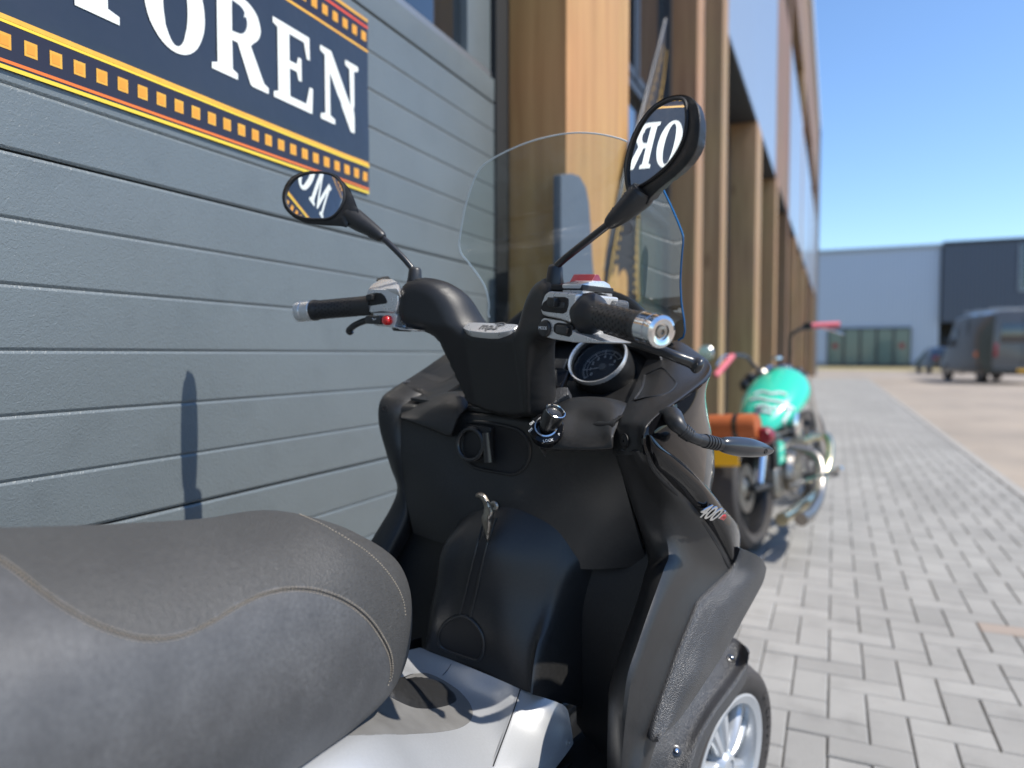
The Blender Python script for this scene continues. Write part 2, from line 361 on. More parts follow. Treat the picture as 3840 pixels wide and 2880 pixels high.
def text(name, body, o, ex, ey, size, m, parent, depth=.0006, align='CENTER', bold=0, space=1, label=None):
    cu = bpy.data.curves.new('t', 'FONT'); cu.body = body; cu.size = 1; cu.align_x = align; cu.align_y = 'CENTER'; cu.offset = bold; cu.space_character = space; cu.resolution_u = 3
    ob = bpy.data.objects.new('t', cu); col.objects.link(ob); dg = bpy.context.evaluated_depsgraph_get(); me = bpy.data.meshes.new_from_object(ob.evaluated_get(dg))
    ex = ex.normalized(); ey = (ey - ex * ey.dot(ex)).normalized(); ez = ex.cross(ey)
    V = [o + ex * v.co.x * size + ey * v.co.y * size + ez * depth for v in me.vertices]; Fc = [tuple(p.vertices) for p in me.polygons]
    n0 = len(V); V2 = V + [v - ez * depth for v in V]; E = {}
    for f in Fc:
        for a, c in zip(f, f[1:] + f[:1]): E[(a, c)] = 1
    side = [(c, a, a + n0, c + n0) for (a, c) in E if (c, a) not in E]
    bpy.data.objects.remove(ob); bpy.data.curves.remove(cu); bpy.data.meshes.remove(me)
    return add(name, V2, Fc + side, m, parent, smooth=False, label=label)
def tr(ox, oy, pts, s=2.0): return [(ox + x / s, oy + y / s) for x, y in pts]
X, Y, Z = Vector((1, 0, 0)), Vector((0, 1, 0)), Vector((0, 0, 1))
def add_rand(m):
    """shift the pattern per object so that repeated pieces do not look alike"""
    nt = m.node_tree; n = nt.nodes; l = nt.links
    tcs = [x for x in n if x.type == 'TEX_COORD']
    oi = n.new('ShaderNodeObjectInfo'); mu = n.new('ShaderNodeMath'); mu.operation = 'MULTIPLY'; mu.inputs[1].default_value = 37.0; l.new(oi.outputs['Random'], mu.inputs[0])
    for tc in tcs:
        lk = [(k.to_socket) for k in tc.outputs['Object'].links]
        ad = n.new('ShaderNodeVectorMath'); ad.operation = 'ADD'; l.new(tc.outputs['Object'], ad.inputs[0]); l.new(mu.outputs[0], ad.inputs[1])
        for s in lk: l.new(ad.outputs[0], s)
for q in (DOORM, PAVE, WOOD, WOOD2, WOODR): add_rand(q)
def tone(m, amt):
    """each piece a little lighter or darker than the next"""
    nt = m.node_tree; n = nt.nodes; l = nt.links; p = n['Principled BSDF']; s = p.inputs['Base Color'].links[0].from_socket
    oi = n.new('ShaderNodeObjectInfo'); mr = n.new('ShaderNodeMapRange'); mr.inputs[3].default_value = 1 - amt; mr.inputs[4].default_value = 1 + amt; l.new(oi.outputs['Random'], mr.inputs[0])
    hs = n.new('ShaderNodeHueSaturation'); l.new(mr.outputs[0], hs.inputs['Value']); l.new(s, hs.inputs['Color']); l.new(hs.outputs[0], p.inputs['Base Color'])
tone(PAVE, .09)
def stains(m, amt, sc1=.9, sc2=7):
    nt = m.node_tree; n = nt.nodes; l = nt.links; p = n['Principled BSDF']; s = p.inputs['Base Color'].links[0].from_socket
    g = n.new('ShaderNodeNewGeometry'); a = n.new('ShaderNodeTexNoise'); a.inputs['Scale'].default_value = sc1; a.inputs['Detail'].default_value = 8; a.inputs['Roughness'].default_value = .7; l.new(g.outputs['Position'], a.inputs[0])
    r = n.new('ShaderNodeMapRange'); r.inputs[1].default_value = .42; r.inputs[2].default_value = .7; r.inputs[3].default_value = 1; r.inputs[4].default_value = 1 - amt; l.new(a.outputs['Fac'], r.inputs[0])
    c = n.new('ShaderNodeTexNoise'); c.inputs['Scale'].default_value = sc2; c.inputs['Detail'].default_value = 8; l.new(g.outputs['Position'], c.inputs[0])
    r2 = n.new('ShaderNodeMapRange'); r2.inputs[1].default_value = .55; r2.inputs[2].default_value = .75; r2.inputs[3].default_value = 1; r2.inputs[4].default_value = 1 - amt * .8; l.new(c.outputs['Fac'], r2.inputs[0])
    m1 = n.new('ShaderNodeMath'); m1.operation = 'MULTIPLY'; l.new(r.outputs[0], m1.inputs[0]); l.new(r2.outputs[0], m1.inputs[1])
    h_ = n.new('ShaderNodeHueSaturation'); l.new(m1.outputs[0], h_.inputs['Value']); l.new(s, h_.inputs['Color']); l.new(h_.outputs[0], p.inputs['Base Color'])
stains(PAVE, .22); stains(ROADM, .2, .25, 1.5); stains(DOORM, .12, 1.6, 9)
# ------------------------------------------------------------------ ground, paving, road
WX = -1.13                                                  # face of the building line
def sheet(name, x0, x1, y0, y1, z, m): return struct(add(name, [(x0, y0, z), (x1, y0, z), (x1, y1, z), (x0, y1, z)], [(0, 1, 2, 3)], m, smooth=False))
GRASS = mat('dry grass verge', (.34, .27, .13), .95, bump=('noise', 12, .6, .03), var=(.8, .8, (.22, .2, .09)))
sheet('ground', -600, 600, -600, 700, -.05, mat('bare far ground', (.26, .23, .18), .95, var=(.1, .6, (.2, .2, .13))))
KX = 1.34
sheet('road', KX + .0, 60, -30, 52, -.02, ROADM)
sheet('verge', -30, 60, 52.0, 66, -.016, GRASS)
sheet('forecourt', -1.2, KX + .06, 34.6, 52, -.018, ROADM)
pav = sheet('pavement', WX - .3, KX - .05, -6, 34.6, -.009, BED)
# herringbone of concrete pavers: the largest in view are pieces of their own
A = .106; J = .0038
def brick_mesh(name, hx, hy):
    bm = bmesh.new(); e = .004
    prof = [(hx, hy, -.04), (hx, hy, -e), (hx - e, hy - e, 0)]
    rings = [[bm.verts.new((sx * px, sy * py, pz)) for sx, sy in ((1, 1), (-1, 1), (-1, -1), (1, -1))] for px, py, pz in prof]
    for r0, r1 in zip(rings, rings[1:]):
        for k in range(4): bm.faces.new((r0[k], r0[(k + 1) % 4], r1[(k + 1) % 4], r1[k]))
    bm.faces.new(rings[-1]); bm.normal_update(); me = bpy.data.meshes.new(name); bm.to_mesh(me); bm.free(); me.materials.append(PAVE); return me
bH, bV = brick_mesh('paver', A - J / 2, A / 2 - J / 2), brick_mesh('paver', A / 2 - J / 2, A - J / 2)
cells = []
nx0, nx1 = int((WX - .12) / A) - 1, int((KX) / A)
for j in range(-6, int(34.5 / A)):
    for i in range(nx0 - 2, nx1 + 1):
        k = (i + j) % 4
        if k == 3: c = ((i + 1.0) * A, (j + .5) * A, 0)        # lies across
        elif k == 1: c = ((i + .5) * A, (j + 1.0) * A, 1)      # lies along
        else: continue
        if c[0] < WX - .1 or c[0] > KX - .05: continue
        cells.append(c)
def screen(p):
    q = Vector(p) - CAM; z = q.dot(FW)
    if z < .05: return None
    return 1920 + FPX * q.dot(RT) / z, 1440 - FPX * q.dot(UP) / z, z
vis, rest = [], []
for c in cells:
    s = screen((c[0], c[1], 0))
    if s and 2500 < s[0] < 3900 and s[1] < 2940 and not (s[0] < 2720 and s[1] < 2300): vis.append((s[2], c))
    else: rest.append(c)
vis.sort(); rest += [c for _, c in vis[300:]]
for i, (_, c) in enumerate(vis[:300]):
    o = bpy.data.objects.new('paver', bV if c[2] else bH); col.objects.link(o); o.parent = pav
    o.location = (c[0], c[1], random.uniform(-.0015, .0015)); o.rotation_euler = (random.uniform(-.006, .006), random.uniform(-.006, .006), random.uniform(-.006, .006))
PAVE2 = PAVE.copy(); PAVE2.name = 'concrete pavers beyond'
_at = PAVE2.node_tree.nodes.new('ShaderNodeAttribute'); _at.attribute_name = 'shade'
for nd in PAVE2.node_tree.nodes:
    if nd.type == 'OBJECT_INFO':
        for lk in list(nd.outputs['Random'].links): PAVE2.node_tree.links.new(_at.outputs['Fac'], lk.to_socket)
V, Fc, SH = [], [], []
for c in rest:
    hx, hy = (A / 2 - J / 2, A - J / 2) if c[2] else (A - J / 2, A / 2 - J / 2); z = random.uniform(-.0015, .0015); n0 = len(V); e = .004; sh = random.random()
    for px, py, pz in ((hx, hy, -.03), (hx, hy, -e), (hx - e, hy - e, 0)):
        for sx, sy in ((1, 1), (-1, 1), (-1, -1), (1, -1)): V.append((c[0] + sx * px, c[1] + sy * py, z + pz))
    for r in (0, 4):
        for k in range(4): Fc.append((n0 + r + k, n0 + r + (k + 1) % 4, n0 + r + 4 + (k + 1) % 4, n0 + r + 4 + k))
    Fc.append((n0 + 8, n0 + 9, n0 + 10, n0 + 11)); SH += [sh] * 9
me = bpy.data.meshes.new('pavers_beyond'); me.from_pydata(V, [], Fc); me.update(); me.materials.append(PAVE2)
_a = me.attributes.new('shade', 'FLOAT', 'FACE'); _a.data.foreach_set('value', SH)
o = bpy.data.objects.new('pavers_beyond', me); col.objects.link(o); o.parent = pav; o['kind'] = 'stuff'
# kerb stones between paving and road
for i in range(36):
    y0 = -1.2 + i * 1.0
    k = abox('kerb_stone', KX - .06, KX + .02, y0 + .004, y0 + .996, -.06, .005, KERBM, None, .006); k.parent = pav
drain = None
def ground_at(x, y): return on_plane(x, y, 2, 0.0)
# small group of red brick setts at the edge of the paving
REDBR = mat('red brick sett', (.3, .245, .21), .9, bump=('noise', 90, .4, .003), var=(7, .6, (.28, .24, .2)))

for o in list(pav.children):
    if o.name.startswith('paver.') or o.name == 'paver':
        s_ = screen(o.location)
        if s_ and s_[0] > 3790 and 2340 < s_[1] < 2470: o.data = o.data.copy(); o.data.materials[0] = REDBR

# ------------------------------------------------------------------ garage door with banner
door = empty('garage_door', (WX, .6, 0), 'blue grey ribbed sectional garage door with glazed top behind the scooter', 'garage door')
SP = .0992; DY0, DY1 = -1.3, 2.335
def slat_mesh():
    hgt = SP - .0006; prof = [(-.03, 0), (-.0024, 0), (-.002, .001), (-.0006, .003), (0, .0048), (0, hgt - .0048), (-.0006, hgt - .003), (-.002, hgt - .001), (-.0024, hgt), (-.03, hgt)]
    V = [(x, y, z) for y in (DY0 - .6, DY1 - .6) for x, z in prof]; n = len(prof)
    Fc = [(k, k + 1, n + k + 1, n + k) for k in range(n - 1)] + [tuple(range(n)), tuple(reversed(range(n, 2 * n)))]
    me = bpy.data.meshes.new('slat'); me.from_pydata(V, [], Fc); me.update(); bm = bmesh.new(); bm.from_mesh(me); bmesh.ops.recalc_face_normals(bm, faces=bm.faces); bm.to_mesh(me); bm.free()
    me.polygons.foreach_set('use_smooth', [True] * len(me.polygons)); me.set_sharp_from_angle(angle=rad(18)); me.materials.append(DOORM); return me
sm = slat_mesh()
for k in range(-1, 18):
    zj = .173 + SP * k; joint = (k % 6 == 0)
    o = bpy.data.objects.new('slat', sm); col.objects.link(o); o.parent = door; o.location = (0, 0, zj + (.0035 if joint else 0))
    if joint: o.scale = (1, 1, .965)
abox('backing_panel', WX - .06, WX - .028, DY0, DY1, .0, 1.97, JOINT, door)
abox('top_rail', WX - .03, WX + .002, DY0, DY1, 1.962, 2.045, DOORM, door, .003)
abox('bottom_seal', WX - .03, WX - .004, DY0, DY1, .005, .07, JOINT, door)
for y0, y1 in ((-1.3, .58), (.63, 1.45), (1.5, 2.16)):
    w = abox('window_pane', WX - .05, WX - .042, y0, y1, 2.075, 2.72, WGL, door)
for z0, z1 in ((2.047, 2.075), (2.72, 2.76)): abox('window_frame', WX - .06, WX - .012, DY0, DY1, z0, z1, ALU, door, .002)
for y0, y1 in ((.58, .63), (1.45, 1.5), (2.16, 2.335)): abox('window_frame', WX - .06, WX - .014, y0, y1, 2.076, 2.719, ALU if y1 < 2.3 else DOORM, door, .002)
abox('lintel', WX - .3, WX + .02, DY0, 2.45, 2.765, 3.3, mat('dark cladding', (.03, .034, .04), .5), door)

BX = WX + .0022
banner = empty('banner', (BX, .85, 1.48), 'navy advertising banner with cream serif letters and golden filmstrip borders on the garage door', 'banner')
BY0, BY1, BZ0, BZ1 = .2, 1.567, 1.482, 1.932
def bsheet(name, y0, y1, z0, z1, lay, m, n=40, nz=6):
    """vinyl sheet following the door ribs softly, with a few wrinkles"""
    V, Fc = [], []; ny = max(2, int((y1 - y0) / .018)); nz = max(1, int((z1 - z0) / .012))
    for i in range(ny + 1):
        for j in range(nz + 1):
            y, z = y0 + (y1 - y0) * i / ny, z0 + (z1 - z0) * j / nz
            V.append((BX + bz(y, z) + lay, y, z))
    for i in range(ny):
        for j in range(nz): a = i * (nz + 1) + j; Fc.append((a, a + nz + 1, a + nz + 2, a + 1))
    return add(name, V, Fc, m, banner)
def bz(y, z):
    k = ((z - .173) / SP) % 1.0; g = min(k, 1 - k); s = -.0016 * max(0, 1 - g / .09)
    s += .0012 + .0010 * noise.noise(Vector((y * 5, z * 9, 1.3))) + .0004 * noise.noise(Vector((y * 16 + z * 9, z * 22, 4.1)))
    d = math.hypot((y - 1.46), (z - 1.60) * 1.0)
    s += .0022 * math.exp(-((d - .09) / .028) ** 2) * max(0, min(1, (y - 1.38) / .1))
    return s + .0012
bsheet('banner_field', BY0, BY1, 1.56, 1.85, 0, NAVY)
bsheet('border_band', BY0, BY1, BZ0, 1.5598, .0, NAVYD); bsheet('border_band', BY0, BY1, 1.8502, BZ1, .0, NAVYD)
for z0, z1, m in ((1.482, 1.4882, YLW), (1.4915, 1.4965, ORNG), (1.5495, 1.554, YLW), (1.5545, 1.5625, GOLD), (1.8475, 1.8555, GOLD), (1.856, 1.8605, YLW), (1.908, 1.914, REDP), (1.9245, 1.932, GOLD)):
    bsheet('border_line', BY0, BY1, z0, z1, .0005, m)
k = 0; y = 1.549
while y > BY0 + .02:
    for zc in (1.5235, 1.884):
        sqr = bsheet('film_square', y - .0098, y + .0098, zc - .0115, zc + .0115, .0006, GOLD); 
        s2 = bsheet('film_core', y - .006, y + .006, zc - .007, zc + .007, .0009, mat('amber print', (.8, .3, .025), .35))
    y -= .0385
def ring_o(cx, w, hh, tx, tz, n=40):
    o, i = [], []
    for k in range(n):
        a = 2 * math.pi * k / n; o.append((cx + w / 2 * math.cos(a), hh / 2 + hh * .515 * math.sin(a))); i.append((cx + (w / 2 - tx) * math.cos(a), hh / 2 + (hh * .515 - tz) * math.sin(a)))
    return o, i
def letter(polys, yc, z0, hgt, w):
    """polys: list of outlines in unit coordinates (x 0..1 across, y 0..1 up); built as one thin raised mesh"""
    V, Fc = [], []
    for P in polys:
        pts = [(yc + (x - .5) * w, z0 + yy * hgt) for x, yy in P]
        q, fs = tri_fill(pts, .02); n0 = len(V)
        V += [(BX + bz(p.x, p.y) + .0016, p.x, p.y) for p in q]; Fc += [tuple(i + n0 for i in f) for f in fs]
    return add('letter', V, Fc, CREAM, banner, smooth=True)
def letter_o(yc, z0, hgt, w):
    o, i = ring_o(.5, 1, 1, .3, .075); V = []; n = len(o)
    for P in (o, i): V += [(BX + bz(yc + (x - .5) * w, z0 + yy * hgt) + .0016, yc + (x - .5) * w, z0 + yy * hgt) for x, yy in P]
    return add('letter', V, [(k, (k + 1) % n, n + (k + 1) % n, n + k) for k in range(n)], CREAM, banner)
LZ, LH = 1.622, .172
ser = lambda x0, x1, y0, y1: [(x0, y0), (x1, y0), (x1, y1), (x0, y1)]
def arcp(cx, cy, rx, ry, a0, a1, n=14): return [(cx + rx * math.cos(rad(a0 + (a1 - a0) * k / n)), cy + ry * math.sin(rad(a0 + (a1 - a0) * k / n))) for k in range(n + 1)]
letter([[(0, 0), (.3, 0), (.3, .07), (.21, .1), (.21, .72), (.46, .05), (.54, .05), (.78, .74), (.78, .1), (.68, .07), (.68, 0), (1.04, 0), (1.04, .07), (.96, .1), (.96, .9), (1.04, .93), (1.04, 1), (.78, 1), (.52, .32), (.27, 1), (0, 1), (0, .93), (.09, .9), (.09, .1), (0, .07)]], .468, LZ, LH, .178)
letter_o(.652, LZ, LH, .135)
letter([[(.0, 1), (.0, .68), (.08, .68), (.12, .86), (.36, .9), (.36, .11), (.2, .08), (.2, 0), (.8, 0), (.8, .08), (.64, .11), (.64, .9), (.88, .86), (.92, .68), (1, .68), (1, 1)]], .812, LZ, LH, .132)
letter_o(.967, LZ, LH, .135)
letter([[(0, 0), (.46, 0), (.46, .07), (.37, .1), (.37, .44), (.47, .44), (.7, .02), (.74, 0), (1.06, 0), (1.06, .07), (.97, .1), (.72, .48)] + arcp(.52, .735, .4, .265, -50, 90, 12) + [(0, 1), (0, .93), (.1, .9), (.1, .1), (0, .07)]], 1.122, LZ, LH, .145)
h0 = [(BX, 0, 0)]
hole = [(.37, .9)] + arcp(.48, .725, .17, .165, 80, -80, 10) + [(.37, .55)]
V = [(BX + bz(1.122 + (x - .5) * .145, LZ + yy * LH) + .0024, 1.122 + (x - .5) * .145, LZ + yy * LH) for x, yy in hole]
add('letter_counter', V, [tuple(range(len(V)))], NAVY, banner, smooth=False)
letter([[(0, 0), (.98, 0), (1, .34), (.91, .34), (.82, .1), (.4, .1), (.4, .46), (.58, .46), (.62, .36), (.7, .36), (.7, .66), (.62, .66), (.58, .56), (.4, .56), (.4, .9), (.78, .9), (.85, .7), (.93, .7), (.92, 1), (0, 1), (0, .93), (.11, .9), (.11, .1), (0, .07)]], 1.283, LZ, LH, .128)
letter([[(0, 0), (.38, 0), (.38, .07), (.25, .1), (.25, .7), (.82, 0), (.93, 0), (.93, .9), (1.05, .93), (1.05, 1), (.68, 1), (.68, .93), (.8, .9), (.8, .36), (.29, 1), (0, 1), (0, .93), (.12, .9), (.12, .1), (0, .07)]], 1.445, LZ, LH, .14)

# ------------------------------------------------------------------ timber building along the pavement
PX = -.894
bld = empty('timber_building', (-1.2, 3, 0), 'long timber framed building with larch posts and pale panels along the pavement', 'building')
GREYP = mat('pale blue grey cladding panel', (.27, .31, .36), .3, coat=.3, var=(.5, .3, (.24, .28, .34)))
DKF = mat('dark grey window frame', (.035, .038, .042), .45)
SOFF = mat('dark soffit board', (.03, .032, .036), .7)
abox('wall', -9, -1.32, 2.46, 38, 0, 11.9, mat('building core', (.09, .085, .08), .8), bld)
abox('wall', -9, -1.32, -30, 2.44, 3.3, 11.9, MATS['dark cladding'], bld)
abox('wall', -9, -1.32, -30, -1.31, 0, 3.29, MATS['dark cladding'], bld)
abox('reveal', -1.32, WX + .008, 2.337, 2.448, 0, 3.295, JOINT, bld)
abox('post', -1.25, PX, 2.45, 3.13, 0, 11.8, WOOD, bld, .006)
abox('post', -1.25, PX - .006, 3.137, 3.315, 0, 11.8, WOOD, bld, .006)
posts = [(5.07, 5.34, -1.31), (6.27, 6.58, -1.31), (9.15, 9.75, -1.31), (12.2, 12.6, -1.31), (15.3, 15.7, -1.31), (18.3, 18.7, -1.31), (21.5, 22.0, -1.31), (25, 25.5, -1.31), (29, 29.5, -1.31), (33, 33.5, -1.31), (37.3, 37.9, -1.31)]
for i, (y0, y1, xb) in enumerate(posts):
    tall = i in (0, 1, 4, 6, 8, 10)
    abox('post', xb, PX, y0, y1, 0, 11.8 if tall else 3.895, WOOD2 if i not in (4, 8) else WOODR, bld, .006)
# first bay: glass with a transom, dark frame
def window(y0, y1, z0, z1, xg, glass, fr=.05, mm=None):
    w = abox('window', xg, xg + .006, y0, y1, z0, z1, glass, bld)
    m = mm or DKF
    abox('frame', xg, xg + .05, y0 + .001, y1 - .001, z0, z0 + fr, m, w); abox('frame', xg, xg + .05, y0 + .001, y1 - .001, z1 - fr, z1, m, w)
    abox('frame', xg, xg + .052, y0 + .002, y0 + fr, z0 + fr, z1 - fr, m, w); abox('frame', xg, xg + .052, y1 - fr, y1 - .002, z0 + fr, z1 - fr, m, w)
window(3.33, 5.06, .15, 2.0, -1.12, WGG); window(3.33, 5.06, 2.02, 2.62, -1.12, WGL); window(3.33, 4.1, 2.64, 6, -1.12, WGL); window(4.12, 5.06, 2.64, 6, -1.12, WGL)
abox('sill', -1.3, -1.05, 3.325, 5.06, 0, .14, KERBM, bld, .004)
window(5.36, 6.26, .1, 6, -1.1, WGL, .16, ALU); abox('metal_jamb', -1.2, PX - .02, 5.342, 5.42, 0, 11, ALU, bld)
bays = [(6.6, 9.14), (9.77, 12.18), (12.62, 15.28), (15.72, 18.28), (18.72, 21.48), (22.02, 24.98), (25.52, 28.98), (29.52, 32.98), (33.52, 37.28)]
for i, (y0, y1) in enumerate(bays):
    window(y0, y1, .1, 3.88, -1.26, WGL if i % 2 else WGG, .08)
segs = [(6.6, 12.1, GREYP), (12.12, 15.28, WOODR), (15.72, 21.45, GREYP), (22.02, 28.95, GREYP), (29.52, 37.2, GREYP)]
for y0, y1, m in segs:
    p = abox('cladding_panel', -1.315, PX - .006, y0, y1, 3.9, 7.4, m, bld)
    p = abox('cladding_panel', -1.315, PX - .006, y0, y1, 8.9, 11.8, m if m is not GREYP else WOODR, bld)
    window(y0, y1, 7.45, 8.85, -1.2, WGL, .08)
abox('soffit', -1.314, PX - .01, 6.59, 37.2, 3.87, 3.898, SOFF, bld)
abox('parapet', -9.1, PX + .1, -30, 38.1, 11.92, 12.35, mat('pale roof edge', (.55, .55, .54), .5), bld)
abox('end_wall', -9, PX - .004, 37.95, 38.1, 0, 11.9, WOODR, bld)
abox('downpipe', PX + .01, PX + .13, 37.6, 37.75, 0, 11.8, ALU, bld)

# ------------------------------------------------------------------ scooter
sc = empty('scooter', OB, 'black three wheeled scooter with silver switchgear parked in front of the garage door', 'scooter')
UPB, BACK, RGT = MB[2], -MB[1], MB[0]
# --- seat: lofted sections from the nose backwards
def seat_section(v, hw, wt, wb, sh):
    pts = []
    for k in range(14):
        a = 2 * math.pi * k / 14; c, s = math.cos(a), math.sin(a)
        u = hw * math.copysign(abs(c) ** .72, c); mid = (wt + wb) / 2 + .0; hh = (wt - wb) / 2
        w = mid + hh * math.copysign(abs(s) ** (.8 if s > 0 else .62), s)
        u *= 1 - sh * max(0, -s) ; pts.append(b(u + .004, v, w))
    return pts
secs = [(-.064, .006, .705, .675, .0), (-.067, .016, .728, .655, .05), (-.08, .030, .755, .638, .1), (-.105, .052, .788, .622, .14), (-.135, .075, .812, .611, .18), (-.17, .096, .834, .604, .2), (-.21, .114, .856, .6, .23), (-.26, .132, .873, .598, .25),
        (-.33, .15, .875, .6, .26), (-.41, .166, .884, .605, .26), (-.5, .18, .897, .61, .25), (-.6, .192, .914, .62, .24), (-.72, .2, .934, .63, .22), (-.9, .205, .94, .64, .2), (-1.1, .2, .94, .66, .2)]
rows = [seat_section(*s) for s in secs]
rr = [spline(r, 9, True) for r in rows]; cl = [spline([r[i] for r in rr], 12) for i in range(len(rr[0]))]
NR, NC = len(cl[0]), len(cl); V = [cl[c][r] for r in range(NR) for c in range(NC)]
Fc = [(r * NC + c, r * NC + (c + 1) % NC, (r + 1) * NC + (c + 1) % NC, (r + 1) * NC + c) for r in range(NR - 1) for c in range(NC)] + [tuple(range(NC)), tuple(range((NR - 1) * NC, NR * NC))]
seat = add('seat', V, Fc, SEATT, sc, key='seat')
seat.data.materials.append(SEATS)
seam_px = [(-420, 1990), (-180, 2010), (-60, 2060), (50, 2125), (150, 2205), (250, 2275), (370, 2340), (500, 2382), (600, 2390), (700, 2372), (800, 2325), (900, 2265), (1000, 2220), (1100, 2203), (1200, 2212), (1300, 2250), (1380, 2310), (1435, 2385), (1465, 2450), (1472, 2515), (1462, 2560)]
seam = spline([Vector((x, y, 0)) for x, y in seam_px], 8)
seam2 = [(p.x, p.y) for p in seam]
def seam_y(x):
    best = None
    for a, c in zip(seam2, seam2[1:]):
        if min(a[0], c[0]) <= x <= max(a[0], c[0]) and abs(a[0] - c[0]) > 1e-6:
            yy = a[1] + (c[1] - a[1]) * (x - a[0]) / (c[0] - a[0]); best = yy if best is None else min(best, yy)
    return best
# the worn side panel is the part of the right flank under the seam (assigned per face on the seat itself)
for p in seat.data.polygons:
    c = wloc(seat) + p.center
    s = screen(c)
    if s is None: continue
    q = tob(c)
    if q.x < .0: continue
    yy = seam_y(max(-400, s[0]))
    if yy is not None and s[1] > yy and s[0] < 1475: p.material_index = 1
def stitches(pts2, off, step, r, name):
    P = [hit('seat', x, y)[0] for x, y in pts2]
    V, Fc = [], []; acc = 0; i = 0; N = []
    for a, c in zip(P, P[1:]):
        L = (c - a).length
        if L < 1e-6 or L > .05: continue
        t = (c - a) / L; k = acc
        while k < L:
            p = a + t * k; q = p + t * step * .5
            _, nn = BVH['seat'].find_nearest(p)[:2]
            p = p + nn * r * .45; q = q + nn * r * .45; s = t.cross(nn).normalized(); n0 = len(V)
            for cc, sc_ in ((p, .5), ((p + q) / 2 + nn * r * .5, 1), (q, .5)):
                for aa in range(5): V.append(cc + (nn * math.cos(aa * 1.2566) + s * math.sin(aa * 1.2566)) * r * sc_)
            for ring in (0, 5):
                for aa in range(5): Fc.append((n0 + ring + aa, n0 + ring + (aa + 1) % 5, n0 + ring + 5 + (aa + 1) % 5, n0 + ring + 5 + aa))
            k += step
        acc = k - L
    o = add(name, V, Fc, THRD, seat); o['kind'] = 'stuff'; return o
sub = [(p[0], p[1]) for p in seam2 if p[0] > -300]
stitches(sub, 0, .0046, .00068, 'stitching')
stitches([(x - 8, y + 13) for x, y in sub], 0, .0046, .00068, 'stitching')
tube('seam_groove', [hit('seat', x - 4, y + 6)[0] for x, y in sub[::3]], .0011, DARK, seat, 6, 2)
edge_px = [(1120, 1932), (1190, 1962), (1250, 1995), (1310, 2030), (1370, 2070), (1420, 2115), (1462, 2165), (1492, 2215), (1510, 2265), (1516, 2310)]
stitches([(x + 3, y - 2) for x, y in [(p.x, p.y) for p in spline([Vector((x, y, 0)) for x, y in edge_px], 6)]], 0, .0042, .0007, 'edge_stitching')
# black tail tray below the seat
grid('seat_base', [[b(.08, -.24, .625), b(.1, -.24, .6), b(.1, -.24, .5)], [b(.13, -.32, .625), b(.152, -.32, .585), b(.15, -.32, .5)], [b(.15, -.5, .64), b(.17, -.5, .59), b(.17, -.5, .5)], [b(.17, -1.0, .66), b(.18, -1, .6), b(.18, -1, .5)]], PLASF, sc, thick=.004)
grid('lower_body_panel', [[b(.158, .14, .44), b(.16, .0, .445), b(.175, -.2, .47), b(.19, -.5, .52), b(.19, -1.0, .55)], [b(.15, .14, .41), b(.15, .0, .41), b(.165, -.2, .41), b(.18, -.5, .4), b(.18, -1.0, .4)]], PLASF, sc, thick=.004)
grid('lower_body_panel', [[b(-.16, .14, .55), b(-.16, .0, .56), b(-.165, -.2, .58), b(-.17, -.5, .6), b(-.18, -1.0, .62)], [b(-.15, .14, .41), b(-.15, .0, .41), b(-.165, -.2, .41), b(-.18, -.5, .4), b(-.18, -1.0, .4)]], PLASF, sc, thick=.004)
# --- centre tunnel, silver cover
T = [[B(1575, 2428, u=-.115), B(1680, 2470, u=-.06), B(1790, 2514, u=0), B(1880, 2552, u=.045), B(1952, 2585, u=.082)],
     [b(-.105, .03, .575), B(1610, 2540, u=-.05), B(1720, 2600, u=.0), B(1840, 2650, u=.055), B(1905, 2725, u=.105)],
     [b(-.095, -.06, .6), b(-.05, -.055, .606), B(1600, 2650, u=.02), B(1730, 2750, u=.075), B(1850, 2870, u=.128)],
     [b(-.095, -.16, .63), b(-.04, -.165, .64), B(1450, 2690, u=.05), B(1560, 2790, u=.1), B(1680, 2960, u=.15)],
     [b(-.1, -.3, .65), b(-.04, -.3, .665), B(1230, 2720, u=.06), B(1310, 2810, u=.12), B(1420, 2980, u=.17)],
     [b(-.1, -.6, .66), b(-.04, -.6, .67), b(.06, -.55, .65), b(.13, -.5, .62), b(.19, -.5, .5)]]
grid('tunnel_cover', T, SILV, sc, 6, 6, .005, key='tun', tdir=-UPB)
SD = [[B(1952, 2585, u=.083), B(2040, 2616, u=.118), B(2105, 2640, u=.143), B(2128, 2662, u=.152), B(2135, 2690, u=.154)],
      [B(1930, 2655, u=.095), B(2030, 2690, u=.126), B(2110, 2720, u=.147), B(2142, 2745, u=.154), B(2148, 2770, u=.156)],
      [B(1905, 2727, u=.106), B(2010, 2770, u=.135), B(2085, 2800, u=.152), B(2130, 2805, u=.158), B(2143, 2800, u=.159)],
      [B(1851, 2872, u=.129), B(1930, 2880, u=.146), B(1990, 2890, u=.156), B(2050, 2890, u=.161), B(2080, 2885, u=.162)],
      [B(1800, 2990, u=.145), B(1880, 2990, u=.156), B(1940, 2990, u=.162), B(1985, 2985, u=.166), B(2010, 2980, u=.167)]]
side = grid('tunnel_side_panel', SD, SILV, sc, 5, 5, .004, key='tside', tdir=-RGT)
tube('seam_gap', [B(1951, 2585, u=.0832), B(1929, 2655, u=.0955), B(1904, 2727, u=.1065), B(1850, 2872, u=.1295)], .0008, DARK, side, 6, 4)
tube('seam_gap', hits('tun', tr(1300, 2050, [(785, 880), (760, 920), (720, 965)]), .0002), .0005, DARK, sc, 5, 2)
p, n = hit('tside', 2128, 2785, .0005); lathe('screw', p, n, [(.0045, 0), (.0045, .0012), (.0032, .0018), (.0018, .0012), (0, .0012)], SILP, side, 16)
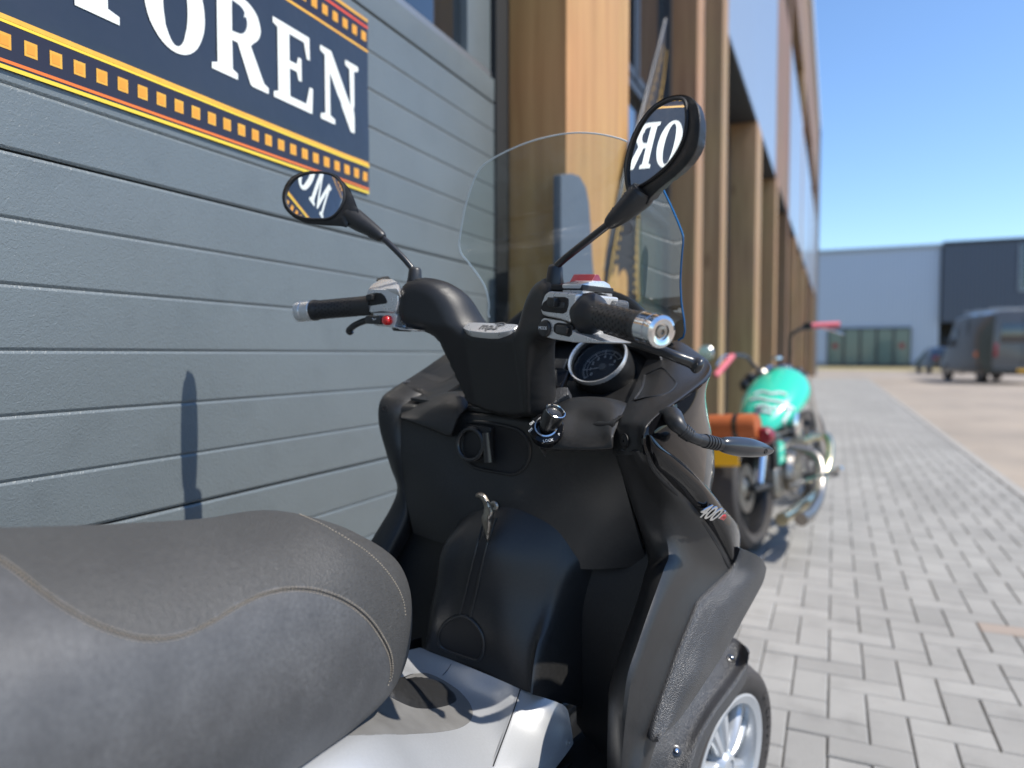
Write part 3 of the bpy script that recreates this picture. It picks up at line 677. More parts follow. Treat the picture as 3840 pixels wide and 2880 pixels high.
# grey rubber pad and black lid on the tunnel
padpx = tr(1300, 2050, [(420, 985), (480, 958), (560, 948), (640, 962), (720, 1000), (800, 1050), (870, 1110), (925, 1180), (945, 1250), (925, 1310), (860, 1355), (740, 1385), (600, 1400), (400, 1410), (200, 1414), (0, 1418), (-200, 1422), (-260, 1300), (-100, 1180), (60, 1100), (250, 1020)])
def patch(name, key, px, m, parent, lift, n=None, step=.012, thick=.004, dome=0):
    P3 = hits(key, px, 0); nr = sum((hit(key, x, y)[1] for x, y in px), Vector()).normalized()
    o = sum(P3, Vector()) / len(P3); ex = nr.orthogonal().normalized(); ey = nr.cross(ex)
    P3 = spline(P3, 4, True); P = [((q - o).dot(ex), (q - o).dot(ey)) for q in P3]
    pts, fs = tri_fill(P, step); hit(key, 1900, 1500); V = []; dd = [pdist(q.x, q.y, P) for q in pts]; dm = max(dd)
    for q, d in zip(pts, dd):
        w = o + ex * q.x + ey * q.y; r = BVH[key].ray_cast(w + nr * .2, -nr, .4)
        s = r[0] if r[0] else BVH[key].find_nearest(w)[0]
        k = min(1, d / .004); V.append(s + nr * (lift * math.sqrt(1 - (1 - k) ** 2) + dome * (1 - (1 - d / dm) ** 2) + .0004))
    n0 = len(V); V += [v - nr * thick for v in V]; E = {}
    for f in fs:
        for a, c in zip(f, f[1:] + f[:1]): E[(a, c)] = 1
    sd_ = [(c, a, a + n0, c + n0) for (a, c) in E if (c, a) not in E]
    if key + name not in GEO: GEO[key + name] = ([v.copy() for v in V[:n0]], list(fs))
    return add(name, V, list(fs) + [tuple(i + n0 for i in reversed(f)) for f in fs] + sd_, m, parent), key + name
pad, kpad = patch('tunnel_pad', 'tun', padpx, PAD, sc, .0016)
lidpx = tr(1300, 2050, [(255, 1030), (330, 1000), (430, 992), (560, 985), (680, 1015), (770, 1070), (822, 1135), (800, 1172), (700, 1205), (600, 1215), (500, 1205), (400, 1165), (300, 1105)])
lid, klid = patch('lid', kpad, lidpx, PLASF, sc, .003, dome=.004, step=.007)
# --- black tunnel front, leg shield, foot wells
TF = [[B(1560, 2470, u=-.13), B(1588, 2442, u=-.108), B(1690, 2475, u=-.055), B(1795, 2516, u=0), B(1900, 2562, u=.055), B(1985, 2596, u=.1), B(2018, 2610, u=.118), b(.13, .3, .44)],
      [b(-.13, .3, .5), B(1612, 2330, u=-.1), B(1695, 2350, u=-.05), B(1790, 2370, u=0), B(1880, 2392, u=.045), B(1990, 2425, u=.09), B(2048, 2445, u=.114), b(.135, .32, .55)],
      [b(-.125, .3, .6), B(1638, 2200, u=-.094), B(1710, 2205, u=-.045), B(1800, 2215, u=0), B(1902, 2235, u=.045), B(2025, 2262, u=.09), B(2108, 2292, u=.116), b(.14, .33, .65)],
      [b(-.12, .28, .7), B(1664, 2050, u=-.09), B(1738, 2045, u=-.04), B(1830, 2045, u=0.008), B(1940, 2055, u=.05), B(2075, 2085, u=.098), B(2165, 2115, u=.126), b(.15, .3, .76)],
      [b(-.115, .25, .8), B(1690, 1930, u=-.085), B(1758, 1910, u=-.035), B(1850, 1895, u=.01), B(1955, 1895, u=.052), B(2078, 1940, u=.1), B(2175, 2010, u=.128), b(.16, .26, .83)]]
TF[4] = [p + MB[1] * .045 for p in TF[4]]
grid('tunnel_front', TF, PLASF, sc, 5, 6, .005, key='tf', tdir=-BACK)
LS = [[B(1500, 1520, u=-.232), B(1640, 1530, u=-.15), B(1760, 1550, u=-.08), B(1900, 1560, u=0), B(2020, 1580, u=.07), B(2150, 1590, u=.135), B(2300, 1590, u=.218)],
      [B(1502, 1600, u=-.228), B(1640, 1620, u=-.145), B(1765, 1640, u=-.075), B(1900, 1650, u=0), B(2035, 1665, u=.074), B(2165, 1670, u=.137), B(2302, 1670, u=.214)],
      [B(1503, 1700, u=-.223), B(1640, 1720, u=-.138), B(1770, 1740, u=-.068), B(1900, 1755, u=.003), B(2050, 1760, u=.078), B(2180, 1765, u=.14), B(2325, 1755, u=.212)],
      [B(1514, 1830, u=-.222), B(1640, 1850, u=-.132), B(1770, 1870, u=-.06), B(1900, 1885, u=.01), B(2060, 1895, u=.082), B(2200, 1900, u=.143), B(2362, 1890, u=.214)],
      [B(1535, 1930, u=-.205), B(1660, 1965, u=-.12), B(1780, 1985, u=-.05), B(1905, 2005, u=.012), B(2070, 2030, u=.084), B(2215, 2050, u=.147), B(2400, 2030, u=.218)],
      [B(1550, 2000, u=-.2), B(1670, 2040, u=-.115), B(1785, 2060, u=-.045), B(1910, 2080, u=.015), B(2080, 2120, u=.085), B(2230, 2135, u=.15), B(2432, 2118, u=.222)]]
LS.insert(0, [p + MB[1] * .05 + UPB * .014 for p in LS[0]])
grid('leg_shield', LS, PLASF, sc, 5, 5, .006, key='ls', tdir=-BACK)
# foot well walls and floor boards
grid('foot_well', [[b(-.23, .2, .8), b(-.2, .2, .79), b(-.11, .2, .78)], [b(-.28, .16, .64), b(-.21, .175, .62), b(-.105, .19, .6)], [b(-.29, .12, .42), b(-.22, .15, .41), b(-.11, .18, .4)]], PLASF, sc, thick=.006, tdir=-BACK)
grid('foot_well', [[b(.11, .25, .76), b(.18, .26, .76), b(.26, .25, .76)], [b(.11, .225, .64), b(.17, .22, .63), b(.25, .2, .62)], [b(.11, .24, .44), b(.165, .21, .42), b(.24, .14, .41)]], PLASF, sc, thick=.006, key='fw', tdir=-BACK)
for s in (-1, 1):
    fb = plate('floor_board', [b(s * .12, -.35, .425), b(s * .27, -.35, .42), b(s * .265, .1, .425), b(s * .22, .3, .43), b(s * .12, .34, .435)], UPB, PLASF, sc, .02, .004, smooth_n=1, step=.03)
    plate('foot_mat', [b(s * .175, -.3, .43), b(s * .255, -.3, .428), b(s * .25, .08, .432), b(s * .22, .22, .437), b(s * .18, .22, .438)], UPB, RUB, fb, .004, .002, smooth_n=1, step=.03)
# left rim of the leg shield
def lrow(ox, oy, uo, ix, iy, ui, dv=.09):
    o = B(ox, oy, u=uo); i = B(ix, iy, u=ui); bk = o + MB[1] * dv + MB[0] * .015; m = (o * .55 + i * .45) + BACK * .012
    return [bk, o, m, i, i + MB[1] * .035]
LR = [lrow(1520, 1428, -.262, 1582, 1478, -.215), lrow(1478, 1455, -.272, 1560, 1490, -.218), lrow(1443, 1485, -.276, 1530, 1508, -.222), lrow(1428, 1530, -.277, 1506, 1545, -.225), lrow(1432, 1600, -.274, 1502, 1610, -.226), lrow(1455, 1680, -.268, 1503, 1690, -.222), lrow(1482, 1755, -.26, 1508, 1770, -.222),
      lrow(1506, 1822, -.252, 1518, 1838, -.22), lrow(1478, 1895, -.258, 1528, 1915, -.214), lrow(1430, 1975, -.27, 1498, 2000, -.22), lrow(1340, 2120, -.29, 1425, 2130, -.235), lrow(1230, 2290, -.3, 1320, 2290, -.24), lrow(1120, 2480, -.3, 1220, 2480, -.24)]
lrim = grid('leg_shield_rim', LR, PLASF, sc, 4, 4, .004, key='lr', sharp=35)
p, n = hit('lr', 1442, 1533, .0004); lathe('screw', p, n, [(.007, 0), (.007, .001), (.005, .0014), (.0022, .0012), (.0018, -.001), (0, -.001)], DARK, lrim, 18)
# right wing: cheek, long ridge towards the foot well
def rrow(a, ua, c, uc, d, ud, dv=.1):
    i, r, o = B(*a, u=ua), B(*c, u=uc), B(*d, u=ud)
    return [i + MB[1] * .06 - MB[0] * .005, i, r, (r + o) / 2 + BACK * .004, o, o + MB[1] * .03 + MB[0] * .0]
RW = [rrow((2303, 1690), .219, (2350, 1692), .25, (2405, 1690), .278), rrow((2325, 1760), .217, (2375, 1752), .25, (2436, 1735), .284), rrow((2355, 1850), .218, (2420, 1835), .252, (2490, 1800), .288), rrow((2382, 1930), .219, (2460, 1910), .256, (2560, 1878), .293), rrow((2410, 2020), .221, (2492, 1995), .262, (2640, 1970), .297),
      rrow((2430, 2100), .226, (2508, 2080), .272, (2700, 2070), .3), rrow((2418, 2150), .23, (2490, 2135), .279, (2733, 2145), .301), rrow((2390, 2250), .236, (2452, 2240), .284, (2632, 2255), .303), rrow((2360, 2340), .239, (2420, 2330), .286, (2585, 2350), .306), rrow((2330, 2425), .242, (2388, 2425), .287, (2552, 2430), .307),
      rrow((2300, 2520), .244, (2356, 2520), .287, (2512, 2530), .309), rrow((2282, 2600), .245, (2340, 2620), .287, (2475, 2640), .31), rrow((2278, 2740), .245, (2328, 2740), .287, (2440, 2775), .311), rrow((2276, 2880), .246, (2320, 2880), .288, (2404, 2890), .312), rrow((2274, 3050), .247, (2315, 3050), .289, (2370, 3050), .313)]
wing = grid('side_wing', RW, PLASF, sc, 4, 4, .004, key='rw', sharp=40)
lw = [[mir(p) for p in r] for r in RW]
# --- dashboard with textured shoulders
DR = [[B(2300, 1692, u=.218), B(2345, 1694, u=.249), B(2385, 1690, u=.268), B(2407, 1684, u=.28), B(2412, 1684, u=.283)],
      [B(2297, 1640, u=.215), B(2345, 1636, u=.248), B(2390, 1630, u=.27), B(2407, 1628, u=.283), B(2413, 1630, u=.287)],
      [B(2310, 1585, u=.211), B(2360, 1575, u=.246), B(2405, 1580, u=.27), B(2425, 1588, u=.285), B(2431, 1593, u=.288)],
      [B(2342, 1530, u=.203), B(2400, 1522, u=.24), B(2455, 1530, u=.27), B(2478, 1540, u=.286), B(2485, 1545, u=.289)],
      [B(2362, 1492, u=.188), B(2440, 1470, u=.232), B(2520, 1482, u=.27), B(2545, 1492, u=.286), B(2553, 1497, u=.289)],
      [B(2385, 1440, u=.172), B(2480, 1410, u=.222), B(2590, 1428, u=.268), B(2617, 1440, u=.284), B(2624, 1446, u=.286)],
      [B(2410, 1380, u=.155), B(2520, 1350, u=.21), B(2635, 1388, u=.258), B(2653, 1402, u=.276), B(2660, 1410, u=.278)],
      [B(2440, 1320, u=.14), B(2540, 1300, u=.195), B(2640, 1345, u=.24), B(2664, 1368, u=.258), B(2668, 1380, u=.26)],
      [B(2470, 1290, u=.125), B(2545, 1280, u=.175), B(2615, 1322, u=.215), B(2640, 1345, u=.23), B(2645, 1355, u=.232)]]
dash = grid('dashboard_shoulder', DR, PLAS, sc, 5, 5, .005, key='dr', tdir=-UPB)
DL = [[B(1500, 1452, u=-.262), B(1545, 1470, u=-.24), B(1582, 1488, u=-.215), B(1650, 1480, u=-.16)],
      [B(1516, 1431, u=-.266), B(1560, 1448, u=-.24), B(1600, 1470, u=-.21), B(1680, 1466, u=-.155)],
      [B(1545, 1412, u=-.27), B(1590, 1428, u=-.24), B(1640, 1450, u=-.205), B(1710, 1448, u=-.15)],
      [B(1590, 1383, u=-.275), B(1640, 1394, u=-.24), B(1690, 1412, u=-.2), B(1745, 1418, u=-.15)],
      [B(1640, 1348, u=-.272), B(1690, 1354, u=-.235), B(1735, 1372, u=-.195), B(1780, 1385, u=-.15)],
      [B(1690, 1312, u=-.258), B(1730, 1315, u=-.225), B(1770, 1330, u=-.187), B(1810, 1345, u=-.145)]]
dsl = grid('dashboard_shoulder', DL, PLAS, sc, 5, 5, .005, key='dl', tdir=-UPB)
patch_later = [(1592, 1410), (1640, 1382), (1682, 1360), (1702, 1405), (1668, 1428), (1632, 1432)]
# middle of the dashboard: sunk valley behind the handlebar
DM = [[b(u, .165 + .01 * (1 - abs(u) / .22), .962 + .012 * abs(u) / .2) for u in (-.215, -.12, -.05, .05, .12, .215)],
      [b(-.205, .23, .985), b(-.12, .215, .972), b(-.05, .205, .968), b(.05, .205, .968), b(.12, .215, .972), b(.205, .23, .985)],
      [b(-.19, .3, 1.0), b(-.12, .29, .985), b(-.05, .28, .985), b(.05, .28, .985), b(.12, .29, .985), b(.19, .3, 1.0)],
      [b(-.175, .38, 1.035), b(-.1, .38, 1.04), b(-.04, .38, 1.045), b(.04, .38, 1.045), b(.1, .38, 1.04), b(.175, .38, 1.035)],
      [b(-.16, .46, 1.075), b(-.1, .46, 1.09), b(-.04, .47, 1.1), b(.04, .47, 1.1), b(.1, .46, 1.09), b(.16, .46, 1.075)]]
grid('dashboard_middle', DM, PLAS, sc, 5, 5, .005, key='dm', tdir=-UPB)
# cowl that carries the windscreen, its rounded top shows between the handlebar arms
CW = [[b(-.2, .36, 1.03), b(-.12, .4, 1.07), b(0, .42, 1.09), b(.12, .4, 1.07), b(.2, .36, 1.03)], [b(-.17, .37, 1.1), b(-.1, .395, 1.155), b(0, .405, 1.178), b(.1, .395, 1.155), b(.17, .37, 1.1)], [b(-.17, .4, 1.1), b(-.1, .43, 1.15), b(0, .445, 1.17), b(.1, .43, 1.15), b(.17, .4, 1.1)], [b(-.21, .46, 1.02), b(-.12, .52, 1.06), b(0, .55, 1.08), b(.12, .52, 1.06), b(.21, .46, 1.02)]]
grid('instrument_cowl', CW, PLAS, sc, 5, 5, .004)
nose = [[b(-.2, .4, 1.03), b(-.12, .5, 1.06), b(0, .55, 1.07), b(.12, .5, 1.06), b(.2, .4, 1.03)], [b(-.25, .42, .9), b(-.14, .6, .92), b(0, .68, .93), b(.14, .58, .92), b(.2, .45, .9)], [b(-.24, .44, .72), b(-.15, .64, .72), b(0, .76, .72), b(.15, .62, .72), b(.22, .46, .72)], [b(-.12, .5, .5), b(-.08, .66, .5), b(0, .7, .5), b(.08, .66, .5), b(.12, .5, .5)]]
grid('front_fairing', nose, GLOSS, sc, 6, 6, .004)
patch('shoulder_lid', 'dl', patch_later, PLASF, dsl, .0008, step=.012)
# panel outline on each shoulder (lid of a small box)
for key, f in (('dr', lambda x, y: (x, y)),):
    lp = tr(2000, 1300, [(840, 215), (900, 185), (960, 160), (990, 168), (1030, 215), (1068, 262), (1068, 285), (1040, 325), (1000, 350), (930, 368), (850, 382), (765, 400), (800, 345), (822, 300), (835, 240)])
    q = spline([Vector((x, y, 0)) for x, y in lp], 3, True); P = hits(key, [(a.x, a.y) for a in q], .0003)
    tube('lid_outline', P + [P[0]], .0013, PLASF, dash, 6, 1)
    tube('lid_gap', [p + RGT * -.0015 + BACK * .001 for p in P] + [P[0] + RGT * -.0015 + BACK * .001], .0008, DARK, dash, 6, 1)
p, n = hit('dr', 2343, 1653, .0002); lathe('screw', p, n, [(.0105, 0), (.0105, .0012), (.0085, .0006), (.0085, .0016), (.006, .0024), (.002, .0022), (.002, .0005), (0, .0005)], DARK, dash, 22)
tube('panel_gap', [hit('rw', x, y, .0002)[0] for x, y in ((2310, 1700), (2350, 1694), (2400, 1690))], .0012, DARK, wing, 6, 3)
# ignition shelf on the right, storage lid on the left
SHG = [([(1320, 250), (1420, 200), (1540, 178), (1680, 178), (1800, 200), (1895, 245)], .205), ([(1290, 320), (1400, 275), (1540, 250), (1680, 255), (1790, 290), (1862, 330)], .168), ([(1270, 400), (1390, 370), (1530, 360), (1670, 370), (1770, 392), (1815, 412)], .138), ([(1255, 480), (1390, 470), (1530, 468), (1670, 470), (1765, 470), (1792, 475)], .118), ([(1262, 545), (1390, 548), (1530, 552), (1670, 553), (1765, 550), (1788, 548)], .11), ([(1268, 572), (1390, 580), (1530, 583), (1670, 580), (1765, 572), (1786, 566)], .116), ([(1275, 575), (1390, 584), (1530, 587), (1670, 584), (1765, 576), (1788, 570)], .14)]
SHR = []
for r_, (pp, v_) in enumerate(SHG): SHR.append([B(x, y, v=v_ + (.016 if (r_ == 2 and q_ in (2, 3)) else .008 if (r_ in (1, 3) and q_ in (2, 3)) else 0)) for q_, (x, y) in enumerate(tr(1400, 1400, pp))])
SHR.insert(0, [p + MB[1] * .06 - UPB * .012 for p in SHR[0]])
shelf = grid('ignition_shelf', SHR, PLASF, sc, 6, 6, .004, key='shelf', tdir=-BACK)
LLG = [([(240, 1240), (330, 1195), (450, 1160), (560, 1138), (650, 1140), (720, 1190)], .19), ([(218, 1275), (320, 1245), (440, 1220), (560, 1208), (640, 1220), (690, 1262)], .162), ([(208, 1310), (310, 1312), (420, 1312), (520, 1312), (590, 1318), (632, 1330)], .145), ([(207, 1338), (300, 1366), (390, 1398), (470, 1426), (540, 1455), (582, 1462)], .138), ([(209, 1345), (300, 1375), (390, 1407), (470, 1435), (540, 1463), (580, 1474)], .165)]
LLR = [[B(x, y, v=v_) for x, y in tr(1400, 900, pp)] for pp, v_ in LLG]
LLR.insert(0, [p + MB[1] * .05 - UPB * .01 for p in LLR[0]])
grid('storage_lid', LLR, PLASF, sc, 5, 6, .004, key='llid', tdir=-BACK)
strip_px = tr(1400, 900, [(1180, 1290), (1240, 1240), (1320, 1180), (1390, 1120), (1462, 1115), (1468, 1165), (1400, 1200), (1330, 1250), (1260, 1310), (1215, 1370), (1205, 1470), (1250, 1520), (1235, 1545), (1195, 1470), (1185, 1380)])
prism('shelf_edge', [B(x, y, v=.096 + (1700 - y) * .00046) for x, y in strip_px], BACK * .72 + UPB * .7, PLASR, sc, .02, .0015)
# ignition switch with knob
p0 = B(2050, 1606, v=.108); p1 = B(2086, 1537, v=.10); ax = (p1 - p0).normalized(); ax = (ax + BACK * .9).normalized()
ig = lathe('ignition_switch', p0 - ax * .004, ax, [(.026, -.01), (.026, .004), (.0245, .006), (.018, .0065), (.018, .004), (0, .004)], GLOSS, sc, 36)
ax2 = (p1 - p0).normalized()
lathe('ring', p0 + ax * .004, ax, [(.0175, 0), (.0175, .004), (.0155, .0045), (.015, .002)], CHRM, ig, 32)
kn = lathe('knob', p0, ax2, [(.0125, 0), (.0135, .005), (.0152, .012), (.0163, .022), (.0166, .03), (.016, .034), (.0145, .035), (.013, .034), (.0115, .031), (0, .030)], mat('satin black knob', (.01, .01, .011), .3, coat=.3), ig, 32)
lathe('knob_trim', p0 + ax2 * .0345, ax2, [(.0155, 0), (.0155, .0012), (.0143, .0016), (.0135, .0004)], CHRM, ig, 32)
ex = (RT - ax * RT.dot(ax)).normalized(); ey = ax.cross(ex)
for s_, dx, dy, sz in (('LOCK', .002, -.0215, .0058), ('ON', -.0215, .0085, .0052), ('OFF', -.0235, -.003, .0046), ('P', .0185, -.0125, .0055)):
    d = Vector((dx, dy)); rx = Vector((-d.y, d.x)).normalized() if s_ != 'LOCK' else Vector((1, 0.1)); 
    if s_ in ('ON', 'OFF'): rx = Vector((.75, .66))
    if s_ == 'P': rx = Vector((.8, .6))
    tx = ex * rx.x + ey * rx.y; text('marking', s_, p0 + ax * .0026 + ex * dx + ey * dy, tx, ax.cross(tx), sz, WHT, ig, .0005, bold=.01)
# bag hook in an oval recess
oval = tr(1400, 1400, [(680, 480), (690, 400), (740, 365), (850, 370), (1000, 395), (1100, 430), (1160, 500), (1175, 600), (1140, 700), (1060, 755), (960, 745), (820, 720), (740, 690), (690, 620), (670, 540)])
q = spline([Vector((x, y, 0)) for x, y in oval], 3, True); P = hits('ls', [(a.x, a.y) for a in q], .0005)
rec, krec = patch('hook_recess', 'ls', oval, DARK, sc, .0006, step=.012)
tube('recess_lip', P + [P[0]], .0032, PLASF, rec, 8, 1)
hk = empty('x', (0, 0, 0), 'x', 'x'); bpy.data.objects.remove(hk)
c0, n0_ = hit('ls', 1787, 1665, .018); ez_ = (UPB - n0_ * UPB.dot(n0_)).normalized(); ex_ = ez_.cross(n0_) if ez_.cross(n0_).dot(RGT) > 0 else -ez_.cross(n0_)
ringp = [c0 + (ex_ * math.cos(a) * .026 + ez_ * math.sin(a) * .0265) for a in [2 * math.pi * k / 24 for k in range(25)]]
hook = tube('bag_hook', ringp, .0043, BLKM, sc, 10, 1)
tube('hinge', [B(1826, 1622, v=tob(c0).y), B(1830, 1680, v=tob(c0).y), B(1835, 1733, v=tob(c0).y)], .0085, BLKM, hook, 14, 1)
box('hook_mount', hit('ls', 1805, 1660, .008)[0], RGT * .03, UPB * .03, BACK * .006, DARK, hook, .003)
# parking brake lever, screw, slot and recess on the tunnel
lev = tr(1400, 1400, [(758, 920), (766, 902), (795, 897), (825, 912), (855, 955), (878, 1005), (892, 1050), (886, 1078), (872, 1096), (878, 1150), (870, 1200), (853, 1275), (838, 1235), (818, 1180), (806, 1120), (803, 1082), (818, 1050), (820, 1000), (806, 962), (785, 940), (762, 936)])
vl = tob(hit('tf', 1830, 2000)[0]).y
lever = plate('brake_lever', [B(x, y, v=vl - .03 + (y - 1850) * .00006) for x, y in lev], BACK + RGT * .25, STEEL, sc, .011, .0045, smooth_n=2, step=.003)
p, n = hit('ls', 1857, 1897, .002); lathe('screw', p, n, [(.0085, 0), (.0085, .002), (.006, .0035), (.0025, .003), (.002, .001), (0, .001)], STEEL, sc, 18)
slot = tr(1300, 2050, [(855, 515), (905, 515), (960, 300), (1010, 100), (1060, -70), (1110, -200), (1085, -215), (1030, -100), (975, 60), (920, 260)])
slp, kslot = patch('lever_slot', 'tf', slot, DARK, sc, .0004, step=.008)
for a in ((848, 520, 975, 0, 1030, -200), (930, 525, 1048, 0, 1120, -210)):
    tube('slot_lip', hits('tf', tr(1300, 2050, [(a[0], a[1]), ((a[0] * .5 + a[2] * .5), a[1] * .5 + a[3] * .5), (a[2], a[3]), (a[4], a[5])]), .001), .002, PLASF, slp, 6, 3)
cap = tr(1300, 2050, [(860, 518), (790, 535), (735, 575), (700, 630), (690, 690), (705, 745), (760, 780), (860, 815), (960, 848), (1000, 840), (1024, 790), (1030, 720), (1015, 650), (975, 585), (920, 535)])
cp, kcap = patch('tunnel_recess', 'tf', cap, DARK, sc, .0005, step=.01)
q = spline([Vector((x, y, 0)) for x, y in cap], 3, True); P = hits('tf', [(a.x, a.y) for a in q], .0008); tube('recess_lip', P + [P[0]], .0028, PLASF, cp, 8, 1)
# --- gloss side fairing, badge, turn signal
FR = [[B(2415, 1612, u=.286), B(2470, 1560, u=.295), B(2540, 1512, u=.3), B(2605, 1470, u=.297), B(2650, 1430, u=.286), B(2667, 1402, u=.27), B(2670, 1395, u=.24)],
      [B(2412, 1660, u=.287), B(2470, 1625, u=.298), B(2545, 1580, u=.304), B(2605, 1540, u=.3), B(2640, 1490, u=.288), B(2648, 1465, u=.27), B(2650, 1460, u=.23)],
      [B(2428, 1715, u=.288), B(2490, 1685, u=.3), B(2560, 1650, u=.304), B(2610, 1610, u=.3), B(2645, 1570, u=.287), B(2655, 1550, u=.265), B(2656, 1545, u=.22)],
      [B(2470, 1775, u=.29), B(2530, 1745, u=.3), B(2590, 1715, u=.303), B(2635, 1685, u=.297), B(2668, 1660, u=.28), B(2675, 1650, u=.255), B(2676, 1645, u=.21)],
      [B(2540, 1850, u=.29), B(2590, 1820, u=.3), B(2630, 1800, u=.3), B(2655, 1785, u=.294), B(2675, 1770, u=.275), B(2680, 1760, u=.25), B(2680, 1755, u=.21)],
      [B(2600, 1920, u=.29), B(2630, 1890, u=.295), B(2650, 1870, u=.295), B(2663, 1855, u=.285), B(2668, 1840, u=.265), B(2668, 1835, u=.24), B(2668, 1830, u=.2)]]
grid('side_fairing', FR, GLOSS, sc, 6, 6, .004, key='fr')
FL = [[B(2428, 1632, u=.287), B(2432, 1632, u=.293), B(2440, 1632, u=.295), B(2450, 1637, u=.293)],
      [B(2428, 1700, u=.286), B(2450, 1690, u=.298), B(2478, 1680, u=.303), B(2500, 1685, u=.299)],
      [B(2452, 1758, u=.287), B(2490, 1738, u=.301), B(2530, 1722, u=.308), B(2560, 1730, u=.303)],
      [B(2500, 1808, u=.288), B(2545, 1790, u=.305), B(2590, 1775, u=.312), B(2615, 1785, u=.305)],
      [B(2565, 1873, u=.29), B(2610, 1850, u=.308), B(2650, 1838, u=.314), B(2668, 1845, u=.304)],
      [B(2630, 1950, u=.293), B(2670, 1920, u=.312), B(2705, 1905, u=.312), B(2718, 1910, u=.296)],
      [B(2685, 2035, u=.295), B(2725, 1990, u=.314), B(2755, 1965, u=.31), B(2765, 1965, u=.29)],
      [B(2720, 2095, u=.297), B(2750, 2060, u=.31), B(2770, 2030, u=.303), B(2777, 2020, u=.285)],
      [B(2740, 2132, u=.298), B(2755, 2115, u=.304), B(2765, 2095, u=.298), B(2770, 2085, u=.285)]]
fl = grid('lower_side_fairing', FL, GLOSS, sc, 6, 6, .004, key='fl')
tube('fairing_gap', [B(2416, 1640, u=.285), B(2424, 1700, u=.286), B(2450, 1762, u=.287), B(2498, 1815, u=.288), B(2562, 1880, u=.29), B(2628, 1958, u=.293), B(2683, 2045, u=.295), B(2735, 2140, u=.298)], [.003, .003, .003, .003, .0035, .0045, .006, .004], DARK, sc, 8, 5)
# chrome badge 400ie
pc, nc = hit('fl', 2669, 1926, .0005); pe, _ = hit('fl', 2702, 1938, .0005); ex = (pe - pc).normalized(); ey = nc.cross(ex)
if ey.dot(UP) < 0: ey = -ey
pa, _ = hit('fl', 2664, 1923, .0008); pb, _ = hit('fl', 2701, 1931, .0008)
text('badge', '400', pa - ex * .003, ex, ey, .037, CHRM, sc, .0016, bold=.02, label='chrome model number 400 on the gloss fairing'); text('badge', 'i', pa + ex * .0305, ex, ey, .037, CHRM, sc, .0016, bold=.02); text('badge', 'e', pa + ex * .0415, ex, ey, .035, REDG, sc, .0016, bold=.02, label='red letter e at the end of the model badge')
# turn signal on its flexible stalk
q0 = hit('fr', 2520, 1560, -.01)[0]
def st(x, y, u): return B(x, y, u=u)
sp = [st(2522, 1560, .31), st(2535, 1585, .325), st(2560, 1612, .335), st(2595, 1640, .345), st(2635, 1652, .352)]
sig = empty('x', (0, 0, 0), 'x', 'x'); bpy.data.objects.remove(sig)
stalk = tube('turn_signal_stalk', [q0] + sp, [.0125, .0128, .0118, .0088, .0075, .0075], RUB, sc, 18, 5)
def rings(name, a, c, n, r, parent, m=RUB, dr=.0014):
    for k in range(n):
        p = a.lerp(c, (k + .5) / n); d = (c - a).normalized(); w = (c - a).length / n * .28
        lathe(name, p, d, [(r[0] + (r[1] - r[0]) * k / max(1, n - 1) - .002, -w * 1.4), (r[0] + (r[1] - r[0]) * k / max(1, n - 1) + dr, -w), (r[0] + (r[1] - r[0]) * k / max(1, n - 1) + dr, w), (r[0] + (r[1] - r[0]) * k / max(1, n - 1) - .002, w * 1.4)], m, parent, 18)
rings('rubber_ring', st(2560, 1612, .335), st(2592, 1638, .344), 4, (.0088, .0078), stalk)
e0, e1 = st(2618, 1648, .349), st(2706, 1668, .365)
tube('neck', [e0, e0.lerp(e1, .1), e0.lerp(e1, .9), e1], [.0078, .0085, .0083, .008], RUB, stalk, 18, 1)
rings('rubber_ring', e0.lerp(e1, .25), e0.lerp(e1, .85), 5, (.0083, .008), stalk)
hp = [(2700, 1666, .0085, .363), (2716, 1668, .0108, .367), (2742, 1671, .0126, .372), (2775, 1675, .0138, .378), (2810, 1679, .0133, .385), (2845, 1684, .0113, .391), (2872, 1688, .008, .396), (2890, 1690, .0046, .4), (2899, 1690, .0015, .402)]
head = tube('signal_head', [st(x, y, u) for x, y, r, u in hp], [r for x, y, r, u in hp], mat('dark satin plastic', (.022, .024, .028), .28, coat=.3), stalk, 22, 5, key='sig')
ph, nh = hit('sig', 2872, 1693, .0002); lathe('lens_socket', ph, nh, [(.0036, -.002), (.004, .0005), (.0031, .0005), (.0024, -.0012), (0, -.0012)], DARK, head, 18)
# --- textured fender panel and mudguard
FN = []
for l_, c_, r_, ul, uc, ur in (((1752, 14), (1850, 60), (1945, 170), .314, .319, .3195), ((1690, 170), (1800, 160), (1925, 262), .306, .323, .3195), ((1560, 300), (1715, 305), (1862, 385), .305, .3225, .3195), ((1455, 412), (1625, 452), (1780, 532), .307, .3225, .3195), ((1400, 530), (1555, 592), (1700, 680), .309, .3225, .3195), ((1310, 745), (1440, 792), (1590, 862), .311, .3225, .3195), ((1230, 952), (1340, 982), (1480, 1028), .312, .322, .325), ((1150, 1180), (1240, 1175), (1370, 1190), .313, .321, .318), ((1092, 1365), (1145, 1335), (1250, 1338), .314, .319, .317), ((1072, 1450), (1085, 1438), (1115, 1430), .315, .318, .316)):
    (lx, ly), (cx_, cy_), (rx_, ry_) = tr(1900, 2050, [l_, c_, r_]); pl_, pc_, pr_ = B(lx, ly, u=ul), B(cx_, cy_, u=uc), B(rx_, ry_, u=ur)
    od_ = (RGT * .75 + BACK * .45 + UPB * .48).normalized()
    FN.append([pl_ + MB[1] * .02 - MB[0] * .02] + [pl_.lerp(pr_, t_) + od_ * .017 * math.sin(math.pi * t_) for t_ in (0, .2, .4, .6, .8, 1)] + [pr_ - MB[0] * .02 - UPB * .012 + MB[1] * .01])
